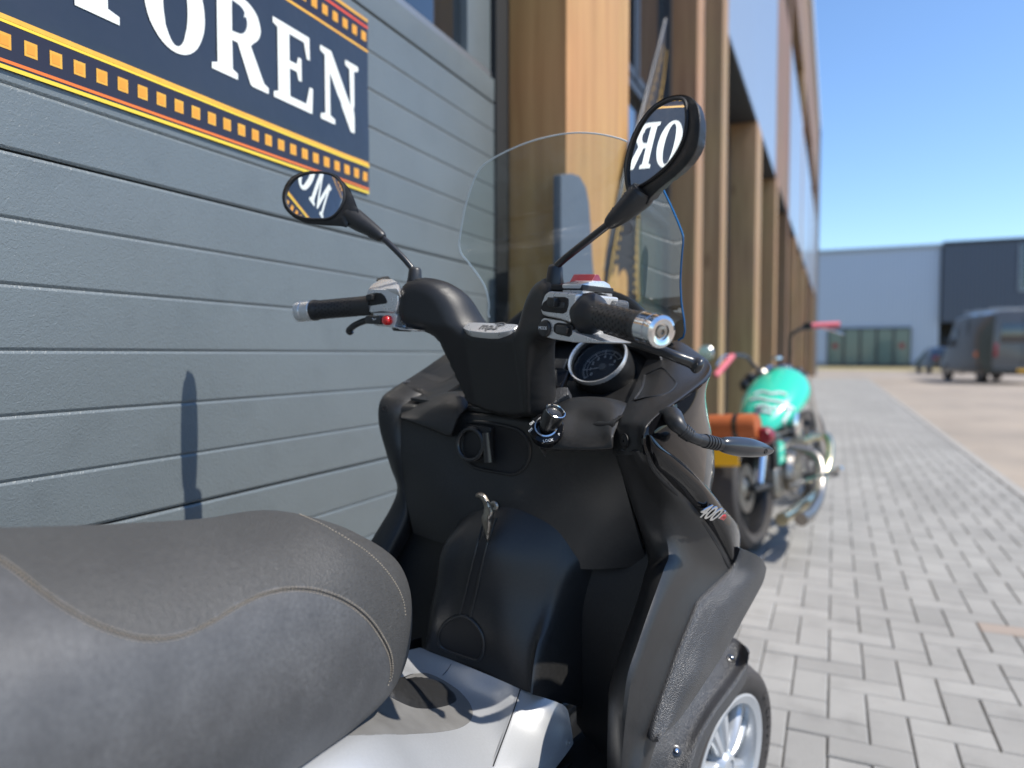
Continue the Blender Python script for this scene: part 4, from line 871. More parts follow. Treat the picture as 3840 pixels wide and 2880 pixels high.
grid('fender_panel', FN, PLASR, sc, 4, 5, .004, key='fen', sharp=60)
WC = b(.19, .655, .212); wf = frame(18, 3.2); WAX = wf[0]; WF, WU = wf[1], wf[2]
MG = []
for a_, m_, o_ in (((2735, 2388), (2782, 2412), (2803, 2440)), ((2680, 2450), (2755, 2482), (2794, 2500)), ((2630, 2515), (2705, 2555), (2744, 2575)), ((2555, 2600), (2640, 2640), (2684, 2656)), ((2470, 2690), (2575, 2735), (2628, 2748)), ((2420, 2765), (2535, 2815), (2596, 2832)), ((2395, 2850), (2515, 2890), (2580, 2905)), ((2380, 2960), (2500, 2985), (2572, 3000))):
    pi_, pm_, po_ = B(*a_, u=.2), B(*m_, u=.236), B(*o_, u=.262); dn = (WC - po_); dn = (dn - WAX * dn.dot(WAX)).normalized()
    MG.append([pi_ + dn * .03 - WAX * .05, pi_, pm_, po_, po_ + dn * .012 + WAX * .003, po_ + dn * .03 + WAX * .003])
mg = grid('mudguard', MG, PLASR, sc, 4, 4, .004, key='mg')
for x, y in ((2740, 2470), (2535, 2816)):
    p, n = hit('mg', x, y, .0003)
    bo = lathe('bolt', p, n, [(.0095, 0), (.0095, .0015), (.0085, .002), (.005, .002), (.005, .0045), (.0042, .0052), (.0022, .0052), (.002, .003), (0, .003)], BLKM, mg, 22); lathe('bolt_socket', p + n * .0045, n, [(.0034, 0), (.003, .0012), (.0016, .001), (0, .0005)], CHRM, bo, 16)
# --- front wheels
def wheel(c, axd, R, W, rim_r, parent, detail=True):
    ax_ = axd.normalized(); w2 = W / 2
    root = lathe('wheel', c, ax_, [(rim_r + .004, -w2 * .86), (rim_r + .02, -w2 * .98), (R - .028, -w2), (R - .012, -w2 * .86), (R - .003, -w2 * .5), (R, 0), (R - .003, w2 * .5), (R - .012, w2 * .86), (R - .020, w2 * .97), (R - .028, w2), (rim_r + .02, w2 * .98), (rim_r + .006, w2 * .9), (rim_r + .002, w2 * .84)], TYRE, parent, 72)
    lathe('rim', c, ax_, [(rim_r + .003, w2 * .83), (rim_r + .003, w2 * .9), (rim_r - .002, w2 * .93), (rim_r - .018, w2 * .84), (rim_r - .021, w2 * .7), (rim_r - .024, w2 * .1), (rim_r - .026, -w2 * .6), (rim_r + .002, -w2 * .85)], RIMW, root, 64)
    if detail:
        e1 = ax_.orthogonal().normalized(); e2 = ax_.cross(e1)
        for k in range(10):
            a = 2 * math.pi * k / 10 + (.16 if k % 2 else 0); d = e1 * math.cos(a) + e2 * math.sin(a); s = ax_.cross(d)
            P = [c + ax_ * w2 * .68 + d * .026, c + ax_ * w2 * .72 + d * .05 + s * .003, c + ax_ * w2 * .66 + d * .085 + s * .005, c + ax_ * w2 * .5 + d * (rim_r - .02) + s * .002]
            V, Fc = [], []
            for j, (p, hw, ht) in enumerate(zip(P, (.009, .0095, .0115, .016), (.016, .016, .015, .014))):
                for (x_, y_) in ((-1, -1), (-1, .3), (-.5, 1), (.5, 1), (1, .3), (1, -1)): V.append(p + s * hw * x_ + ax_ * ht * (y_ - 1) * .7)
            for j in range(3):
                for q_ in range(6): Fc.append((j * 6 + q_, j * 6 + (q_ + 1) % 6, j * 6 + 6 + (q_ + 1) % 6, j * 6 + 6 + q_))
            Fc += [tuple(range(6)), tuple(range(18, 24))]
            add('spoke', V, Fc, RIMW, root)
        lathe('hub', c, ax_, [(.036, -w2 * .4), (.036, w2 * .55), (.032, w2 * .68), (.026, w2 * .82), (.018, w2 * .86), (.017, w2 * .8), (0, w2 * .8)], RIMW, root, 32)
        lathe('brake_disc', c - ax_ * .012, ax_, [(.05, 0), (.105, 0), (.105, .004), (.05, .004)], STEEL, root, 40)
        # tread grooves
        n = 84; V, Fc = [], []
        for k in range(n):
            a = 2 * math.pi * k / n; d = e1 * math.cos(a) + e2 * math.sin(a); s = ax_.cross(d)
            a2 = a + .05; d2 = e1 * math.cos(a2) + e2 * math.sin(a2)
            for sg in (-1, 1):
                n0 = len(V)
                for (dd, t, rr_) in ((d, w2 * .42, R - .0012), (d2, w2 * .93, R - .0165)):
                    for o_ in (-.0016, .0016): V.append(c + dd * (rr_ + .0002) + ax_ * t * sg + s * o_)
                    for o_ in (-.0016, .0016): V.append(c + dd * (rr_ - .004) + ax_ * t * sg + s * o_)
                Fc += [(n0, n0 + 1, n0 + 5, n0 + 4), (n0, n0 + 4, n0 + 6, n0 + 2), (n0 + 1, n0 + 3, n0 + 7, n0 + 5)]
        g = add('tread_groove', V, Fc, DARK, root, smooth=False); g['kind'] = 'stuff'
    return root
w1 = wheel(WC, WAX, .212, .112, .15, sc)
e1 = WAX.orthogonal().normalized()
# lettering on the tyre wall
def arc_text(body, c, ax_, r, a0, step, size, m, parent, t):
    for i, ch in enumerate(body):
        a = rad(a0 - step * i); d = WF * math.cos(a) + WU * math.sin(a)
        tx = WF * math.sin(a) - WU * math.cos(a); text('letter', ch, c + d * r + ax_ * t, tx, d, size, m, parent, .0012, bold=.02)
arc_text('MICHELIN', WC, WAX, .176, 38, 7.2, .021, mat('raised tyre lettering', (.05, .045, .042), .7), w1, .0562)
WC2 = b(-.212, .655, .215); w2_ = wheel(WC2, WAX, .212, .112, .15, sc, False)
lathe('hub', WC2, WAX, [(.14, -.02), (.14, .02), (.04, .03), (0, .03)], RIMW, w2_, 32)
rwc = b(0, -.86, .24); wheel(rwc, MB[0], .24, .14, .17, sc, False)
tube('axle', [WC2, b(0, .62, .25), WC], .018, BLKM, sc, 10, 1); tube('axle', [b(-.12, -.86, .24), b(.12, -.86, .24)], .02, BLKM, sc, 10, 1)
box('engine', b(0, -.55, .38), RGT * .12, MB[1] * .32, UPB * .15, BLKM, sc, .03); box('frame', b(0, .3, .42), RGT * .09, MB[1] * .28, UPB * .05, BLKM, sc, .02); tube('fork', [b(0, .35, .75), b(0, .5, .5), b(0, .62, .28)], .05, BLKM, sc, 12, 3)
tail = grid('tail_panel', [[b(-.16, -1.15, .68), b(-.2, -1.1, .5), b(-.17, -1.1, .42)], [b(-.18, -.8, .65), b(-.24, -.8, .5), b(-.2, -.8, .4)], [b(-.16, -.4, .62), b(-.19, -.4, .5), b(-.17, -.4, .4)]], GLOSS, sc)
grid('tail_panel', [[b(.16, -1.15, .68), b(.2, -1.1, .5), b(.17, -1.1, .42)], [b(.18, -.8, .65), b(.24, -.8, .5), b(.2, -.8, .4)], [b(.16, -.45, .62), b(.19, -.45, .5), b(.17, -.45, .4)]], GLOSS, sc)
# --- windscreen
def ws_v(u, w): return .392 - .30 * (w - 1.27) - 1.05 * u * u
def ws_px(x, y):
    lo, hi = .3, 3.0; d = ray(x, y)
    def g(t): q = tob(CAM + d * t); return q.y - ws_v(q.x, q.z)
    ts = [.5 + .02 * k for k in range(80)]
    for t0, t1 in zip(ts, ts[1:]):
        if g(t0) <= 0 < g(t1):
            for _ in range(40):
                tm = (t0 + t1) / 2
                if g(tm) > 0: t1 = tm
                else: t0 = tm
            q = tob(CAM + d * t0); return (q.x, q.z)
    q = tob(CAM + d * 1.15); return (q.x, q.z)
wpx = [(1836, 1190), (1834, 1140), (1820, 1080), (1795, 1035), (1757, 985), (1733, 955), (1722, 920), (1728, 865), (1745, 775), (1775, 680), (1805, 627), (1865, 585), (1950, 545), (2030, 519), (2115, 502), (2185, 498), (2265, 506), (2350, 530), (2410, 575), (2450, 640), (2485, 707), (2522, 785), (2555, 865), (2562, 900), (2557, 960), (2552, 1050), (2555, 1130), (2562, 1265), (2450, 1270), (2250, 1250), (2050, 1230), (1900, 1215)]
wo = [ws_px(x, y) for x, y in wpx]
wp2 = [(p.x, p.y) for p in spline([Vector((a, c, 0)) for a, c in wo], 4, True)]
pts, fs = tri_fill(wp2, .018)
V = [b(p.x, ws_v(p.x, p.y), p.y) for p in pts]
scr = add('windscreen', V, fs, WSC, sc)
e3 = [b(p[0], ws_v(*p), p[1]) for p in wp2]
tube('screen_edge', e3[:69], .0014, EDGE, scr, 6, 1); tube('screen_edge', e3[69:110], .002, EDGEB, scr, 6, 1)
# --- instruments
GN = (BACK * .8 + UPB * .6 + RGT * .02).normalized()
GC = B(2238, 1341, u=.088); GR = .0515
def gauge(c, full):
    g = lathe('gauge', c, GN, [(GR * .96, -.075), (GR * 1.06, -.05), (GR * 1.07, -.012), (GR * 1.05, -.006), (GR * 1.0, -.0055), (GR * .97, -.012), (GR * .9, -.03), (GR * .9, -.031), (0, -.031)], PLASF, sc, 48)
    lathe('bezel', c, GN, [(GR * 1.052, -.009), (GR * 1.05, -.0), (GR * 1.03, .002), (GR * .985, .0005), (GR * .975, -.004)], SILP, g, 56)
    if full:
        gx = (RGT - GN * RGT.dot(GN)).normalized(); gy = GN.cross(gx); o = c - GN * .0305
        lathe('dial', o, GN, [(GR * .88, 0), (GR * .88, .0005), (0, .0006)], mat('dial face', (.008, .009, .012), .35), g, 48)
        V, Fc = [], []
        for k in range(61):
            a = rad(222 - k * 3.05); d = gx * math.cos(a) + gy * math.sin(a); s = GN.cross(d); big = k % 10 == 0; r0 = GR * (.60 if big else .68); r1 = GR * .76; ww = .0006 if big else .0003; n0 = len(V)
            V += [o + GN * .001 + d * r_ + s * x_ for r_, x_ in ((r0, -ww), (r0, ww), (r1, ww), (r1, -ww))]; Fc.append((n0, n0 + 1, n0 + 2, n0 + 3))
        tk = add('dial_ticks', V, Fc, WHT, g, smooth=False); tk['kind'] = 'stuff'
        ring = []
        for k in range(41):
            a = rad(222 - k * 4.57); ring.append(o + GN * .0012 + (gx * math.cos(a) + gy * math.sin(a)) * GR * .585)
        tube('dial_arc', ring, .0004, WHT, g, 5, 1)
        for k in range(7):
            a = rad(222 - k * 30.5); d = gx * math.cos(a) + gy * math.sin(a); text('dial_number', str(k), o + GN * .001 + d * GR * .46, gx, gy, .0092, WHT, g, .0004, bold=.015)
        text('dial_unit', 'rpm', o + GN * .001 + gx * .014 + gy * .0075, gx, gy, .0055, WHT, g, .0004)
        nd = rad(196); d = gx * math.cos(nd) + gy * math.sin(nd); s = GN.cross(d); V = [o + GN * .003 + d * -.006 + s * .0009, o + GN * .003 - d * .006 - s * .0009, o + GN * .003 + d * GR * .62 - s * .0004, o + GN * .003 + d * GR * .62 + s * .0004]
        add('needle', V, [(0, 1, 2, 3)], WHT, g, smooth=False); lathe('needle_cap', o + GN * .002, GN, [(.0075, 0), (.007, .003), (0, .0035)], PAD, g, 24)
        lathe('gauge_glass', c - GN * .011, GN, [(GR * .97, 0), (0, .0008)], glass_mat('gauge glass', (.9, .92, .92), 1.0, .004), g, 40)
gauge(GC, True); gq = tob(GC); gauge(b(-gq.x, gq.y, gq.z), False)
box('display', b(0, gq.y + .03, gq.z - .045), RGT * .05, (GN.cross(RGT)) * .035, GN * .012, GLOSS, sc, .004); box('display_button', B(2095, 1372, v=gq.y - .01), RGT * .018, GN.cross(RGT) * .012, GN * .008, PLASF, sc, .003); box('display_button', B(2085, 1425, v=gq.y - .03), RGT * .022, GN.cross(RGT) * .02, GN * .006, GLOSS, sc, .003)
# --- handlebar cover (yoke), in the handlebar frame
half = [(0, -.013), (.03, -.013), (.05, -.010), (.063, .004), (.077, .03), (.09, .047), (.108, .06), (.135, .066), (.16, .058), (.172, .04), (.172, .005), (.158, -.017), (.13, -.025), (.108, -.036), (.094, -.062), (.085, -.09), (.077, -.12), (.068, -.142), (.036, -.15), (0, -.153)]
outl = [(u, w) for u, w in half] + [(-u, w) for u, w in half[-2:0:-1]]
def yv(u, w): return .10 + .30 * max(0, -w - .012) - .46 * max(0, abs(u) - .055) + .25 * max(0, abs(u) - .15)
P = [(p.x, p.y) for p in spline([Vector((u, w, 0)) for u, w in outl], 4, True)]
pts, fs = tri_fill(P, .005); V = []; dd = [pdist(p.x, p.y, P) for p in pts]
def rnd_(d, r): k = min(1, d / r); return r * (1 - math.sqrt(max(0, 1 - (1 - k) ** 2)))
def rw_(p): t = max(0, min(1, (-p.y - .02) / .05)); return .024 * (1 - t) + .009 * t
for p, d in zip(pts, dd): V.append(h(p.x, yv(p.x, p.y) + rnd_(d, rw_(p)), p.y))
n0 = len(V); dep = .085
for p, d in zip(pts, dd): V.append(h(p.x, yv(p.x, p.y) + dep * (1 - .4 * max(0, abs(p.x) - .06) / .11) - rnd_(d, .03), p.y))
E_ = {}
for f in fs:
    for a, c in zip(f, f[1:] + f[:1]): E_[(a, c)] = 1
GEO['yoke'] = ([v.copy() for v in V[:n0]], list(fs))
add('handlebar_cover', V, list(fs) + [tuple(i + n0 for i in reversed(f)) for f in fs] + [(c, a, a + n0, c + n0) for (a, c) in E_ if (c, a) not in E_], PLAS, sc, sharp=70)
# silver name plate on the yoke saddle
EN = (-MH[1] * .55 + MH[2] * .83).normalized()
em_px = tr(1400, 900, [(665, 645), (690, 622), (760, 617), (900, 622), (1000, 627), (1078, 632), (1074, 652), (1040, 676), (950, 692), (860, 695), (760, 686), (690, 672)])
ew = .0
def on_em(x, y):
    o = h(0, .108, -.012); d = ray(x, y); return CAM + d * ((o - CAM).dot(EN) / d.dot(EN))
em = prism('name_plate', [on_em(x, y) for x, y in em_px], EN, SILP, sc, .012, .002, corner=3)
eo = on_em(1838, 1227) + EN * .0006
text('logo', 'mp3', eo, MH[0], EN.cross(MH[0]), .022, mat('dark grey inlay', (.14, .14, .14), .4), em, .0009, bold=.012)
tube('logo_swash', [eo + MH[0] * x + EN.cross(MH[0]) * y + EN * .0006 for x, y in ((.004, .009), (.014, .0125), (.024, .011), (.0235, .007), (.016, .0045))], .0008, MATS['dark grey inlay'], em, 6, 4)
# column below the yoke
tube('steering_column', [h(0, .2, -.12), h(0, .235, -.2)], [.045, .04], DARK, sc, 20, 1)
# --- grips, bar ends, switchgear
def grip(s):
    a, c = h(s * .232, .0545, .0163), h(s * .345, .0085, .002); d = (c - a).normalized(); L = (c - a).length
    g = lathe('grip', a, d, ([(.0255, -.012), (.027, .0), (.0255, .006), (.0205, .015), (.0172, .024)] if s > 0 else [(.019, -.004), (.0195, 0), (.0175, .006)]) + [(.0168, .03), (.0168, L - .014), (.0178, L - .012), (.0186, L - .008), (.0186, L - .002), (.016, L)], RUB, sc, 36)
    e1 = d.orthogonal().normalized(); e2 = d.cross(e1); V, Fc = [], []
    for i in range(12):
        for k in range(14):
            t = .034 + (L - .052) * i / 11; aa = 2 * math.pi * (k + (.5 if i % 2 else 0)) / 14; r = e1 * math.cos(aa) + e2 * math.sin(aa); sd_ = d.cross(r); ctr = a + d * t + r * .01705; n0 = len(V)
            for rr_, o_ in ((.0022, .0), (.0013, .0006)):
                for q_ in range(6): b_ = q_ * math.pi / 3; V.append(ctr + (d * math.cos(b_) + sd_ * math.sin(b_)) * rr_ - r * (.0003 if rr_ > .002 else -.0001))
            Fc += [(n0 + q_, n0 + (q_ + 1) % 6, n0 + 6 + (q_ + 1) % 6, n0 + 6 + q_) for q_ in range(6)] + [tuple(range(n0 + 6, n0 + 12))]
    kn_ = add('grip_dimple', V, Fc, DARK, g); kn_['kind'] = 'stuff'
    e = lathe('bar_end', c, d, [(.0165, -.002), (.0185, 0), (.0185, .017), (.0178, .018), (.0186, .019), (.019, .024), (.0182, .03), (.0145, .0325), (.0115, .0318), (.0095, .031), (.009, .028), (0, .028)], CHRM if s > 0 else SILP, sc, 40, sharp=28)
    lathe('end_screw', c + d * .028, d, [(.0072, -.002), (.0075, .0012), (.0065, .003), (.0032, .0034), (.003, .001), (0, .001)], STEEL if s > 0 else SILP, e, 24)
    return g
grip(1); grip(-1)
tube('handlebar', [h(-.23, .055, .004), h(-.15, .09, 0), h(0, .14, -.02), h(.15, .09, 0), h(.23, .055, .004)], .011, STEEL, sc, 12, 4)
HN = (-MH[1] * .97 - MH[0] * .18 + MH[2] * .12).normalized()       # rider face of the right switch block
# right switch housing
def rp(x, y, uu=.19, vv=.038):
    o = h(uu, vv, 0); d = ray(x, y); n_ = (-MH[1] - MH[0] * .18 * (1 if uu > 0 else -1)).normalized(); return CAM + d * ((o - CAM).dot(n_) / d.dot(n_))
RN = (-MH[1] - MH[0] * .18).normalized(); LN = (-MH[1] + MH[0] * .18).normalized()
hr = tr(1400, 900, [(1250, 525), (1258, 470), (1282, 405), (1312, 383), (1400, 388), (1524, 403), (1512, 470), (1490, 560), (1470, 622), (1400, 596), (1300, 575), (1262, 562)])
RH = prism('switch_housing', [rp(x, y) for x, y in hr], RN, SILP, sc, .078, .006, label='brushed silver right switch block')
ht = tr(1400, 900, [(1560, 330), (1660, 305), (1740, 308), (1778, 330), (1796, 380), (1800, 440), (1780, 452), (1745, 410), (1700, 392), (1630, 395), (1570, 420)])
prism('housing_collar', [Hh(x, y, u=.214) for x, y in ht], MH[0], SILP, RH, .034, .004)
hl = tr(1400, 900, [(1257, 600), (1275, 584), (1420, 606), (1482, 640), (1500, 690), (1712, 762), (1690, 774), (1500, 768), (1340, 742), (1285, 726), (1258, 690), (1251, 640)])
RL = prism('housing_lower', [rp(x, y, .19, .042) for x, y in hl], RN, SILP, RH, .055, .004)
def sw(name, px, m, parent, f, th, rd=.002, up=0.0, dome=0.0, n=None):
    nn = n or RN; return prism(name, [f(x, y) + nn * up for x, y in px], nn, m, parent, th, rd)
sw('switch_bezel', tr(1400, 900, [(1255, 515), (1275, 470), (1310, 440), (1360, 425), (1440, 427), (1465, 440), (1465, 490), (1450, 540), (1425, 553), (1340, 545), (1275, 535)]), DARK, RH, rp, .006, .0015, .0012)
sw('toggle', tr(1400, 900, [(1342, 430), (1390, 435), (1396, 455), (1388, 505), (1340, 500), (1335, 470)]), PLASF, RH, rp, .014, .002, .009)
sw('switch_slot', tr(1400, 900, [(1330, 465), (1440, 470), (1438, 515), (1330, 505)]), BLKM, RH, rp, .006, .001, .0022)
mb = lathe('mode_button', rp(2047, 1232, .19, .042), RN, [(.0115, -.004), (.0115, .002), (.0105, .004), (.0095, .0046), (0, .0042)], RUB, RL, 32)
text('marking', 'MODE', rp(2046, 1231, .19, .042) + RN * .0050, MH[0] - RN * MH[0].dot(RN), MH[2], .0062, WHT, mb, .0003)
sw('rocker_frame', tr(1400, 900, [(1360, 630), (1385, 618), (1480, 630), (1497, 645), (1490, 710), (1470, 728), (1375, 705), (1355, 690), (1352, 655)]), DARK, RL, lambda x, y: rp(x, y, .19, .042), .006, .0015, .0012)
rk = sw('rocker_switch', tr(1400, 900, [(1400, 638), (1470, 645), (1480, 655), (1472, 700), (1455, 712), (1400, 700), (1390, 690), (1392, 650)]), BLKM, RL, lambda x, y: rp(x, y, .19, .042), .008, .003, .006, dome=.001)
KS = [(.066, .048), (.067, .0555), (.088, .0595), (.096, .0705), (.105, .0705), (.118, .055), (.118, .048)]
rb = prism('kill_switch', [h(.207, v_, w_) for v_, w_ in KS], MH[0], REDB, RH, .038, .002)
box('kill_switch_base', h(.188, .094, .05), MH[0] * .027, MH[1] * .036, MH[2] * .004, DARK, RH, .002)
text('marking', 'OFF', h(.188, .0775, .0576) + (MH[2] * .93 - MH[1] * .36) * .0008, MH[0], (MH[1] * .93 + MH[2] * .36), .011, mat('dark red print', (.15, .005, .01), .4), rb, .0003)
# left switch housing
L0 = lambda x, y: rp(x, y, -.2, .045)
t3 = lambda pts: [(1050 + x * .27125, 950 + y * .27125) for x, y in pts]
LHs = prism('switch_housing', [L0(x, y) for x, y in t3([(1185, 600), (1200, 510), (1280, 485), (1480, 490), (1620, 495), (1632, 560), (1630, 700), (1600, 800), (1560, 830), (1400, 810), (1260, 830), (1210, 800), (1185, 720)])], LN, SILP, sc, .06, .006, label='brushed silver left switch block')
prism('housing_top', [Hh(x, y, v=.044 + max(0, (1085 - y)) * .0009) for x, y in t3([(1205, 500), (1250, 440), (1330, 385), (1420, 350), (1560, 355), (1640, 400), (1640, 440), (1625, 490), (1480, 488), (1300, 482)])], (MH[2] * .8 - MH[1] * .5).normalized(), SILP, LHs, .018, .004)
prism('housing_lower', [L0(x, y) - LN * .003 for x, y in t3([(1270, 820), (1560, 815), (1600, 850), (1590, 930), (1560, 1000), (1640, 1040), (1900, 1060), (1840, 1080), (1500, 1020), (1290, 1000), (1265, 960)])], LN, SILP, LHs, .03, .003)
sl = lambda name, px, m, th, rd, up, dome=0: prism(name, [L0(x, y) + LN * up for x, y in t3(px)], LN, m, LHs, th, rd)
sl('switch_bezel', [(1212, 600), (1240, 560), (1320, 545), (1400, 548), (1450, 590), (1485, 670), (1465, 695), (1380, 705), (1260, 725), (1220, 715)], DARK, .005, .0012, .0012)
sl('toggle', [(1225, 580), (1265, 565), (1315, 570), (1312, 650), (1270, 645), (1225, 650)], PLASF, .012, .002, .008)
sl('horn_button', [(1205, 870), (1260, 862), (1415, 858), (1425, 900), (1410, 985), (1220, 975), (1203, 940)], BLKM, .014, .003, .006)
lathe('hazard_button', L0(1050 + 1486 * .27125, 950 + 925 * .27125), LN, [(.0085, -.006), (.0085, .004), (.0075, .0065), (.005, .0082), (0, .0088)], REDG, LHs, 28)
plate('dip_switch', [Hh(x, y, v=.055 + (1085 - y) * .001) for x, y in t3([(1268, 460), (1330, 420), (1410, 370), (1430, 395), (1430, 440), (1340, 455)])], (MH[2] * .7 - MH[1] * .6).normalized(), BLKM, LHs, .008, .002, smooth_n=2, step=.004)
plate('dip_switch', [Hh(x, y, v=.062 + (1075 - y) * .001) for x, y in t3([(1322, 370), (1345, 335), (1470, 305), (1500, 312), (1512, 345), (1460, 362), (1340, 390)])], (MH[2] * .7 - MH[1] * .6).normalized(), PLASF, LHs, .008, .002, smooth_n=2, step=.004)
horn = t3([(1315, 900), (1335, 920), (1365, 905)]); tube('horn_symbol', [L0(x, y) + LN * .0065 for x, y in horn], .0006, WHT, LHs, 5, 3)
# levers
lr_px = [(2290, 1262, .235, .006), (2340, 1272, .262, .006), (2400, 1290, .29, .0065), (2470, 1312, .315, .0068), (2540, 1340, .338, .007), (2590, 1358, .35, .0078), (2612, 1368, .356, .0105), (2622, 1374, .359, .0105), (2630, 1378, .361, .006)]
tube('brake_lever', [Hh(x, y, u=u) for x, y, u, r in lr_px], [r for *_, r in lr_px], BLKM, sc, 16, 4, label='black right brake lever')
ll_ = [(1420, 1195, -.22, .006), (1390, 1198, -.238, .006), (1360, 1206, -.255, .0058), (1330, 1220, -.272, .0058), (1312, 1235, -.285, .006), (1308, 1243, -.287, .0055), (1314, 1249, -.284, .004), (1322, 1243, -.28, .0035)]
tube('brake_lever', [Hh(x, y, u=u) for x, y, u, r in ll_], [r for *_, r in ll_], BLKM, sc, 14, 4, label='black left brake lever')
lathe('lever_pivot', h(.212, .10, -.006), MH[2], [(.016, -.014), (.018, -.01), (.018, .012), (.014, .016), (0, .016)], BLKM, sc, 20); lathe('lever_pivot', h(-.205, .10, -.012), MH[2], [(.016, -.014), (.018, -.01), (.018, .012), (.014, .016), (0, .016)], BLKM, sc, 20)
box('master_cylinder', h(.205, .115, .018), MH[0] * .035, MH[1] * .022, MH[2] * .02, PLASR, sc, .008)
# --- mirrors: glass set so that it shows the banner
def mirror(name, rim_px, glass_px, cpx, u, target, Rc, stem, collar, boot, back_px, label):
    c = Hh(*cpx, u=u); tc_ = (CAM - c).normalized(); tt = (Vector(target) - c).normalized(); n = (tc_ + tt).normalized()
    def onp(x, y, off=0): d = ray(x, y); o = c + n * off; return CAM + d * ((o - CAM).dot(n) / d.dot(n))
    col_ = lathe('mirror_base', collar[0], collar[1], [(.0125, -.012), (.0135, -.004), (.0118, .004), (.0105, .018), (.0085, .021), (.006, .022)], RUB, sc, 22)
    tube('mirror_stem', stem, .0052, BLKM, sc, 14, 6)
    bt = tube('mirror_boot', [p for p, r in boot], [r for p, r in boot], RUB, sc, 20, 4)
    a, c2 = boot[1][0], boot[-2][0]
    for t0, t1 in ((.08, .3), (.55, .8)):
        rings('boot_ring', a.lerp(c2, t0), a.lerp(c2, t1), 3, (boot[1][1] + (boot[-2][1] - boot[1][1]) * t0, boot[1][1] + (boot[-2][1] - boot[1][1]) * t1), bt, dr=.0006)
    mh = plate('mirror', [onp(x, y, .0) for x, y in rim_px], n, PLAS, sc, .023, .004, smooth_n=3, step=.008, back_rnd=.02, label=label, dome=.0)
    P3 = spline([onp(x, y, .0008) for x, y in glass_px], 5, True); o = sum(P3, Vector()) / len(P3); ex = n.orthogonal().normalized(); ey = n.cross(ex)
    P = [((p - o).dot(ex), (p - o).dot(ey)) for p in P3]; pts, fs = tri_fill(P, .006)
    V = [o + ex * p.x + ey * p.y + n * (.0012 - (p.x ** 2 + p.y ** 2) / (2 * Rc)) for p in pts]
    g = add('mirror_glass', V, fs, MIRR, mh)
    nv = g.data
    tube('mirror_rim', [p + n * .0004 for p in P3] + [P3[0] + n * .0004], .0022, DARK, mh, 8, 1)
    return c, n, onp, mh
t6 = lambda pts: tr(1700, 300, pts)
# left mirror
tl = lambda pts: [(1000 + x * .211, 600 + y * .211) for x, y in pts]
LB = Hh(1555, 1052, u=-.152)
lm_rim = tl([(255, 650), (275, 520), (330, 400), (420, 295), (560, 220), (720, 188), (900, 182), (1080, 205), (1230, 260), (1350, 380), (1440, 480), (1520, 640), (1580, 800), (1615, 915), (1540, 960), (1440, 1060), (1410, 1180), (1300, 1165), (1000, 1145), (700, 1110), (500, 1030), (380, 940), (290, 820)])
lm_gl = tl([(335, 640), (360, 530), (430, 410), (540, 310), (680, 250), (840, 228), (1000, 230), (1150, 260), (1270, 340), (1350, 460), (1380, 590), (1370, 720), (1310, 860), (1210, 980), (1090, 1045), (940, 1055), (760, 1050), (600, 1015), (460, 940), (370, 830), (335, 730)])
Lst = [LB + MH[2] * .012, Hh(1548, 1012, u=-.155), Hh(1540, 1000, u=-.158), Hh(1510, 965, u=-.172), Hh(1465, 920, u=-.194), Hh(1432, 890, u=-.212)]
Lbt = [(Hh(1436, 893, u=-.21), .007), (Hh(1428, 886, u=-.214), .0095), (Hh(1395, 862, u=-.232), .0125), (Hh(1352, 835, u=-.256), .0165), (Hh(1318, 812, u=-.276), .018), (Hh(1300, 800, u=-.286), .015)]
mirror('mirror', lm_rim, lm_gl, (1175, 735), -.338, (WX, .53, 1.66), 1.1, Lst, (LB, MH[2]), Lbt, None, 'left mirror reflecting the banner letters')
RB_ = Hh(2080, 1052, u=.15)
rm_rim = t6([(1265, 640), (1290, 520), (1330, 400), (1400, 280), (1490, 180), (1600, 120), (1700, 105), (1770, 130), (1815, 190), (1832, 300), (1825, 420), (1800, 520), (1740, 620), (1640, 720), (1540, 800), (1460, 880), (1430, 930), (1380, 905), (1300, 850), (1275, 780)])
rm_gl = t6([(1312, 660), (1335, 540), (1375, 420), (1440, 300), (1520, 210), (1620, 155), (1700, 140), (1740, 165), (1752, 240), (1750, 340), (1725, 450), (1670, 560), (1590, 660), (1480, 750), (1380, 810), (1335, 822), (1312, 780)])
Rst = [RB_ + MH[2] * .012, Hh(2083, 1012, u=.152), Hh(2094, 992, u=.157), Hh(2130, 960, u=.172), Hh(2200, 905, u=.205), Hh(2290, 835, u=.246)]
Rbt = [(Hh(2280, 842, u=.242), .0065), (Hh(2292, 832, u=.247), .0095), (Hh(2325, 805, u=.258), .0125), (Hh(2370, 765, u=.272), .0155), (Hh(2400, 735, u=.28), .0175), (Hh(2415, 715, u=.285), .016)]
mirror('mirror', rm_rim, rm_gl, (2455, 560), .30, (WX, 1.052, 1.70), 1.3, Rst, (RB_, MH[2]), Rbt, None, 'right mirror reflecting the letters of the banner')
